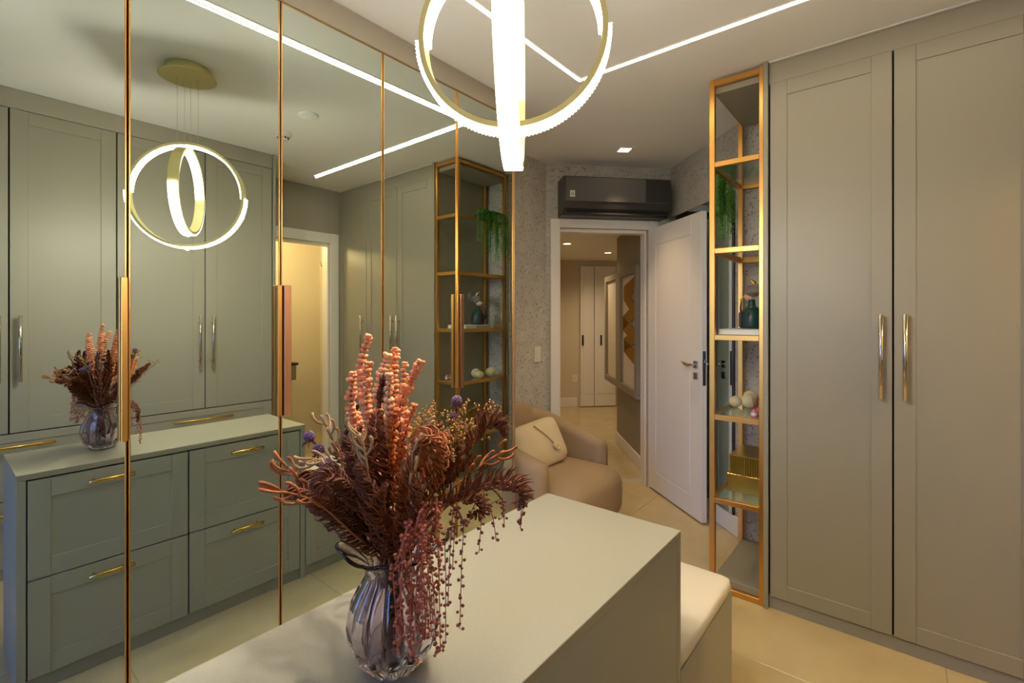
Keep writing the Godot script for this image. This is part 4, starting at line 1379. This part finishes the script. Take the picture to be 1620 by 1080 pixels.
func bouquet_list() -> Array:
	return [
		["coral", "tallest coral flower spike, standing at the top left of the bouquet", [Vector3(-0.005,0.152,0.000), Vector3(-0.040,0.361,-0.020), Vector3(-0.064,0.467,-0.030), Vector3(-0.051,0.543,-0.030)], 0.40],
		["coral", "short leftmost coral flower spike with florets low on its stem", [Vector3(-0.005,0.152,0.000), Vector3(-0.053,0.346,0.000), Vector3(-0.066,0.421,0.010), Vector3(-0.064,0.484,0.015)], 0.55],
		["coral", "straight coral flower spike in front of the tallest spike", [Vector3(-0.005,0.152,0.000), Vector3(-0.029,0.351,0.020), Vector3(-0.036,0.435,0.030), Vector3(-0.034,0.501,0.030)], 0.55],
		["coral", "pale coral flower spike leaning right beside the straight front spike", [Vector3(-0.005,0.152,0.000), Vector3(-0.021,0.343,-0.010), Vector3(-0.036,0.435,-0.030), Vector3(-0.021,0.509,-0.040)], 0.42],
		["coral", "slim upright coral flower spike, second tallest, near the middle", [Vector3(-0.005,0.152,0.000), Vector3(-0.009,0.353,-0.050), Vector3(-0.015,0.447,-0.060), Vector3(-0.013,0.518,-0.070)], 0.42],
		["coral", "thick pale peach flower spike at the middle front of the coral spikes", [Vector3(-0.005,0.152,0.000), Vector3(0.002,0.334,0.030), Vector3(0.001,0.412,0.040), Vector3(0.005,0.485,0.045)], 0.60],
		["coral", "coral flower spike between the slim middle spike and the rightmost spike", [Vector3(-0.005,0.152,0.000), Vector3(0.011,0.337,-0.030), Vector3(0.006,0.417,-0.040), Vector3(0.007,0.494,-0.050)], 0.50],
		["coral", "rightmost coral flower spike, its tip bent to the right", [Vector3(-0.005,0.152,0.000), Vector3(0.018,0.328,0.010), Vector3(0.014,0.423,0.020), Vector3(0.031,0.467,0.020), Vector3(0.048,0.503,0.020)], 0.45],
		["coral", "orange red flower spike low on the right below the coral spikes", [Vector3(-0.005,0.152,0.000), Vector3(0.025,0.294,0.030), Vector3(0.023,0.360,0.050), Vector3(0.046,0.440,0.060)], 0.50],
		["coral", "low orange flower spike half hidden behind beige twigs", [Vector3(-0.005,0.152,0.000), Vector3(0.007,0.294,0.030), Vector3(0.007,0.357,0.040), Vector3(0.017,0.431,0.050)], 0.50],
		["coral", "coral flower spike at the back facing the mirror, left side", [Vector3(-0.005,0.152,0.000), Vector3(-0.058,0.299,-0.080), Vector3(-0.090,0.345,-0.130), Vector3(-0.119,0.400,-0.160)], 0.50],
		["coral", "coral flower spike at the back facing the mirror, right side", [Vector3(-0.005,0.152,0.000), Vector3(-0.026,0.273,-0.090), Vector3(-0.048,0.330,-0.140), Vector3(-0.071,0.398,-0.170)], 0.50],
		["fern", "dense dark brown fern frond reaching far left over the vase rim", [Vector3(-0.005,0.152,0.000), Vector3(-0.041,0.248,0.040), Vector3(-0.081,0.297,0.070), Vector3(-0.124,0.320,0.080), Vector3(-0.141,0.310,0.080)], 1.00],
		["fern", "small maroon frond curling forward at the left of the bouquet", [Vector3(-0.005,0.152,0.000), Vector3(-0.032,0.285,0.060), Vector3(-0.059,0.342,0.090), Vector3(-0.073,0.339,0.110), Vector3(-0.066,0.323,0.115)], 1.00],
		["fern", "slender maroon frond with ladder leaflets pointing up left", [Vector3(-0.005,0.152,0.000), Vector3(-0.028,0.278,0.040), Vector3(-0.047,0.350,0.050), Vector3(-0.063,0.389,0.050)], 0.80],
		["fern", "upright dark frond at the centre front with close leaflets", [Vector3(-0.005,0.152,0.000), Vector3(-0.009,0.285,0.060), Vector3(-0.012,0.359,0.080), Vector3(-0.009,0.430,0.080)], 1.10],
		["fern", "upright dark brown frond just right of the centre front frond", [Vector3(-0.005,0.152,0.000), Vector3(0.004,0.291,0.050), Vector3(0.000,0.363,0.060), Vector3(-0.004,0.426,0.060)], 1.10],
		["fern", "big rust brown frond rolled into a loop right of centre", [Vector3(-0.005,0.152,0.000), Vector3(0.054,0.272,0.050), Vector3(0.087,0.332,0.060), Vector3(0.089,0.380,0.070), Vector3(0.070,0.397,0.080), Vector3(0.058,0.378,0.085), Vector3(0.059,0.347,0.085)], 1.30],
		["fern", "long dark frond arching up to the right with a hooked tip", [Vector3(-0.005,0.152,0.000), Vector3(0.060,0.272,0.000), Vector3(0.110,0.344,0.000), Vector3(0.149,0.391,0.000), Vector3(0.173,0.396,0.000), Vector3(0.182,0.379,0.000)], 1.20],
		["fern", "brown frond stretched low to the right with a curled end", [Vector3(-0.005,0.152,0.000), Vector3(0.065,0.259,0.030), Vector3(0.126,0.302,0.040), Vector3(0.181,0.312,0.040), Vector3(0.210,0.297,0.040), Vector3(0.208,0.278,0.040)], 1.10],
		["fern", "dark curled frond below the low right frond", [Vector3(-0.005,0.152,0.000), Vector3(0.039,0.239,0.000), Vector3(0.078,0.258,-0.020), Vector3(0.126,0.263,-0.020), Vector3(0.144,0.247,-0.020), Vector3(0.121,0.238,-0.020)], 0.80],
		["fern", "purplish frond leaning left between the two front fronds", [Vector3(-0.005,0.152,0.000), Vector3(-0.002,0.274,0.080), Vector3(-0.007,0.329,0.100), Vector3(-0.024,0.364,0.110)], 0.90],
		["fern", "ragged dark frond just above the left vase rim", [Vector3(-0.005,0.152,0.000), Vector3(-0.043,0.230,0.040), Vector3(-0.084,0.267,0.050), Vector3(-0.123,0.291,0.050)], 0.90],
		["fern", "short rust frond in front of the rolled loop frond", [Vector3(-0.005,0.152,0.000), Vector3(0.034,0.289,0.070), Vector3(0.049,0.344,0.090), Vector3(0.070,0.375,0.090)], 1.00],
		["fern", "thin purple frond on the left behind the beige twigs", [Vector3(-0.005,0.152,0.000), Vector3(-0.056,0.265,-0.020), Vector3(-0.092,0.307,-0.040), Vector3(-0.110,0.354,-0.040)], 0.70],
		["fern", "second dark frond beside the dense one reaching far left", [Vector3(-0.005,0.152,0.000), Vector3(-0.037,0.247,0.020), Vector3(-0.076,0.299,0.030), Vector3(-0.125,0.326,0.030), Vector3(-0.147,0.316,0.030)], 1.00],
		["fern", "dark frond rising between the left fronds and the coral spikes", [Vector3(-0.005,0.152,0.000), Vector3(-0.029,0.280,0.020), Vector3(-0.049,0.336,0.020), Vector3(-0.050,0.398,0.010)], 1.00],
		["fern", "tall dark frond behind the thick peach spike", [Vector3(-0.005,0.152,0.000), Vector3(-0.006,0.275,-0.020), Vector3(-0.002,0.359,-0.030), Vector3(-0.008,0.429,-0.030)], 1.00],
		["fern", "rust frond leaning right behind the rolled loop frond", [Vector3(-0.005,0.152,0.000), Vector3(0.028,0.272,0.000), Vector3(0.069,0.327,-0.010), Vector3(0.091,0.361,-0.020), Vector3(0.082,0.372,-0.020)], 1.00],
		["fern", "dark frond low at the front centre just over the rim", [Vector3(-0.005,0.152,0.000), Vector3(0.007,0.246,0.070), Vector3(0.004,0.297,0.100), Vector3(0.020,0.338,0.120)], 0.90],
		["fern", "dark frond low at the front right over the rim", [Vector3(-0.005,0.152,0.000), Vector3(0.034,0.251,0.070), Vector3(0.060,0.301,0.100), Vector3(0.061,0.337,0.110)], 0.90],
		["fern", "dark frond crossing under the hooked frond to the right", [Vector3(-0.005,0.152,0.000), Vector3(0.051,0.266,0.010), Vector3(0.099,0.313,0.020), Vector3(0.137,0.349,0.020)], 0.90],
		["fern", "dark frond at the back right leaning towards the mirror", [Vector3(-0.005,0.152,0.000), Vector3(0.012,0.265,-0.080), Vector3(0.019,0.320,-0.130), Vector3(0.058,0.362,-0.160)], 1.00],
		["fern", "dark frond at the back left leaning towards the mirror", [Vector3(-0.005,0.152,0.000), Vector3(-0.061,0.238,-0.090), Vector3(-0.112,0.281,-0.140), Vector3(-0.160,0.322,-0.170)], 1.10],
		["fern", "dark frond at the back middle, mirror side of the bouquet", [Vector3(-0.005,0.152,0.000), Vector3(-0.026,0.268,-0.070), Vector3(-0.052,0.329,-0.100), Vector3(-0.057,0.397,-0.110)], 1.00],
		["fern", "brown frond drooping low over the back rim towards the mirror", [Vector3(-0.005,0.152,0.000), Vector3(-0.052,0.187,-0.100), Vector3(-0.103,0.208,-0.170), Vector3(-0.158,0.189,-0.220), Vector3(-0.182,0.144,-0.230)], 0.90],
		["twig", "dry orange twig with curled prongs, lowest on the left", [Vector3(-0.005,0.152,0.000), Vector3(-0.054,0.256,0.070), Vector3(-0.097,0.305,0.090), Vector3(-0.143,0.323,0.100)], 1],
		["twig", "orange pronged twig pointing up at the far left", [Vector3(-0.005,0.152,0.000), Vector3(-0.069,0.272,0.050), Vector3(-0.119,0.310,0.060), Vector3(-0.145,0.342,0.060)], 1],
		["twig", "orange pronged twig stretched out at the far right", [Vector3(-0.005,0.152,0.000), Vector3(0.067,0.254,-0.020), Vector3(0.131,0.310,-0.030), Vector3(0.178,0.343,-0.030)], 1],
		["twig", "beige antler shaped twig at the top left of the bouquet", [Vector3(-0.005,0.152,0.000), Vector3(-0.066,0.288,0.000), Vector3(-0.094,0.354,0.000), Vector3(-0.112,0.396,0.000)], 0],
		["twig", "beige antler twig bent over the purple heads", [Vector3(-0.005,0.152,0.000), Vector3(-0.051,0.288,0.040), Vector3(-0.079,0.342,0.050), Vector3(-0.114,0.355,0.050)], 0],
		["twig", "beige antler twig in front of the coral spikes, left", [Vector3(-0.005,0.152,0.000), Vector3(-0.008,0.316,0.090), Vector3(-0.015,0.367,0.100), Vector3(-0.022,0.404,0.100)], 0],
		["twig", "beige antler twig below the orange red spike", [Vector3(-0.005,0.152,0.000), Vector3(0.039,0.293,0.080), Vector3(0.047,0.336,0.090), Vector3(0.051,0.383,0.090)], 0],
		["twig", "beige antler twig near the rolled loop frond", [Vector3(-0.005,0.152,0.000), Vector3(0.037,0.288,0.040), Vector3(0.053,0.350,0.050), Vector3(0.072,0.384,0.050)], 0],
		["purple", "purple flower head farthest left in the bouquet", [Vector3(-0.005,0.152,0.000), Vector3(-0.081,0.281,-0.020), Vector3(-0.123,0.332,-0.040), Vector3(-0.157,0.367,-0.040)], 0],
		["purple", "purple flower head between two beige twigs on the left", [Vector3(-0.005,0.152,0.000), Vector3(-0.064,0.278,0.000), Vector3(-0.097,0.319,0.000), Vector3(-0.125,0.355,0.000)], 0],
		["purple", "purple flower head lowest of those on the left", [Vector3(-0.005,0.152,0.000), Vector3(-0.041,0.278,0.040), Vector3(-0.063,0.316,0.050), Vector3(-0.092,0.346,0.050)], 0],
		["purple", "round purple flower head standing tall on the right", [Vector3(-0.005,0.152,0.000), Vector3(0.055,0.283,-0.060), Vector3(0.088,0.357,-0.080), Vector3(0.095,0.422,-0.080)], 0],
		["purple", "small purple flower head just under the tall round one", [Vector3(-0.005,0.152,0.000), Vector3(0.051,0.264,-0.050), Vector3(0.082,0.337,-0.070), Vector3(0.090,0.396,-0.070)], 0],
		["purple", "lilac flower head at the back facing the mirror", [Vector3(-0.005,0.152,0.000), Vector3(-0.061,0.238,-0.090), Vector3(-0.115,0.271,-0.150), Vector3(-0.147,0.297,-0.170)], 0],
		["stalk", "dark knobbly seed stalk at the left of the coral spikes", [Vector3(-0.005,0.152,0.000), Vector3(-0.053,0.297,-0.020), Vector3(-0.089,0.359,-0.030), Vector3(-0.074,0.422,-0.030)], 0],
		["stalk", "dark knobbly seed stalk between the coral spikes", [Vector3(-0.005,0.152,0.000), Vector3(-0.014,0.329,-0.020), Vector3(-0.028,0.399,-0.020), Vector3(-0.025,0.476,-0.030)], 0],
		["sprig", "sprig of tiny golden buds left of the tall purple head", [Vector3(-0.005,0.152,0.000), Vector3(0.018,0.287,-0.050), Vector3(0.041,0.351,-0.060), Vector3(0.061,0.402,-0.060)], 0],
		["sprig", "sprig of tiny golden buds behind the tall purple head", [Vector3(-0.005,0.152,0.000), Vector3(0.038,0.272,-0.060), Vector3(0.076,0.337,-0.070), Vector3(0.114,0.399,-0.070)], 0],
		["sprig", "sprig of tiny golden buds farthest to the right", [Vector3(-0.005,0.152,0.000), Vector3(0.053,0.268,-0.040), Vector3(0.113,0.331,-0.050), Vector3(0.165,0.404,-0.050)], 0],
		["sprig", "sprig of tiny golden buds beside the orange red spike", [Vector3(-0.005,0.152,0.000), Vector3(0.026,0.293,0.000), Vector3(0.039,0.356,0.000), Vector3(0.047,0.403,0.000)], 0],
		["sprig", "sprig of tiny golden buds in front of the hooked frond", [Vector3(-0.005,0.152,0.000), Vector3(0.053,0.290,0.020), Vector3(0.089,0.341,0.020), Vector3(0.119,0.382,0.020)], 0],
		["sprig", "sprig of tiny golden buds at the back near the mirror", [Vector3(-0.005,0.152,0.000), Vector3(0.019,0.258,-0.100), Vector3(0.048,0.318,-0.140), Vector3(0.082,0.360,-0.170)], 0],
		["amaranth", "pink amaranth with the longest beaded tassels hanging over the vase front", [Vector3(-0.005,0.152,0.000), Vector3(0.044,0.237,0.050), Vector3(0.068,0.297,0.090), Vector3(0.065,0.296,0.115), Vector3(0.058,0.265,0.120)], [[Vector3(0.065,0.295,0.112), 0.170], [Vector3(0.055,0.265,0.120), 0.150], [Vector3(0.044,0.235,0.115), 0.130], [Vector3(0.071,0.303,0.105), 0.150]]],
		["amaranth", "pink amaranth tassels draped over the right side of the vase", [Vector3(-0.005,0.152,0.000), Vector3(0.047,0.238,0.040), Vector3(0.081,0.303,0.080), Vector3(0.086,0.290,0.100), Vector3(0.084,0.255,0.100)], [[Vector3(0.086,0.290,0.100), 0.200], [Vector3(0.081,0.274,0.100), 0.150], [Vector3(0.076,0.258,0.105), 0.170], [Vector3(0.088,0.297,0.090), 0.130]]],
		["amaranth", "pink amaranth with strings left of centre on the vase front", [Vector3(-0.005,0.152,0.000), Vector3(0.031,0.242,0.060), Vector3(0.049,0.287,0.100), Vector3(0.047,0.269,0.130), Vector3(0.038,0.239,0.130)], [[Vector3(0.047,0.269,0.130), 0.120], [Vector3(0.038,0.243,0.130), 0.120], [Vector3(0.030,0.218,0.125), 0.100], [Vector3(0.052,0.282,0.120), 0.140]]],
		["amaranth", "pink amaranth with dense tassels at the middle of the vase", [Vector3(-0.005,0.152,0.000), Vector3(0.041,0.237,0.060), Vector3(0.063,0.281,0.100), Vector3(0.067,0.265,0.120), Vector3(0.063,0.238,0.120)], [[Vector3(0.067,0.265,0.120), 0.140], [Vector3(0.063,0.233,0.120), 0.130], [Vector3(0.072,0.253,0.115), 0.130], [Vector3(0.070,0.278,0.120), 0.100]]],
		["amaranth", "dusky amaranth with two long loose strings right of the vase", [Vector3(-0.005,0.152,0.000), Vector3(0.048,0.229,0.020), Vector3(0.087,0.278,0.040), Vector3(0.110,0.276,0.050), Vector3(0.121,0.252,0.050)], [[Vector3(0.110,0.276,0.050), 0.090], [Vector3(0.121,0.254,0.050), 0.165], [Vector3(0.104,0.270,0.050), 0.140], [Vector3(0.094,0.237,0.050), 0.160]]],
		["amaranth", "dusky amaranth arching out to the right with short strings", [Vector3(-0.005,0.152,0.000), Vector3(0.060,0.241,0.000), Vector3(0.117,0.283,0.000), Vector3(0.159,0.291,0.000), Vector3(0.180,0.272,0.000)], [[Vector3(0.150,0.270,0.000), 0.085], [Vector3(0.160,0.262,0.000), 0.055], [Vector3(0.180,0.267,0.000), 0.035], [Vector3(0.137,0.272,0.000), 0.030]]],
		["amaranth", "dusky amaranth at the far right tip with the shortest strings", [Vector3(-0.005,0.152,0.000), Vector3(0.085,0.266,0.030), Vector3(0.156,0.312,0.040), Vector3(0.201,0.312,0.040), Vector3(0.214,0.288,0.040)], [[Vector3(0.212,0.290,0.040), 0.036], [Vector3(0.218,0.292,0.040), 0.045], [Vector3(0.186,0.278,0.040), 0.020]]],
		["amaranth", "pink amaranth hanging on the mirror side of the vase", [Vector3(-0.005,0.152,0.000), Vector3(-0.035,0.173,-0.080), Vector3(-0.063,0.194,-0.140), Vector3(-0.096,0.161,-0.190), Vector3(-0.106,0.117,-0.200)], [[Vector3(-0.065,0.188,-0.150), 0.080], [Vector3(-0.087,0.172,-0.180), 0.100], [Vector3(-0.100,0.146,-0.195), 0.100], [Vector3(-0.106,0.117,-0.200), 0.080]]]
	]
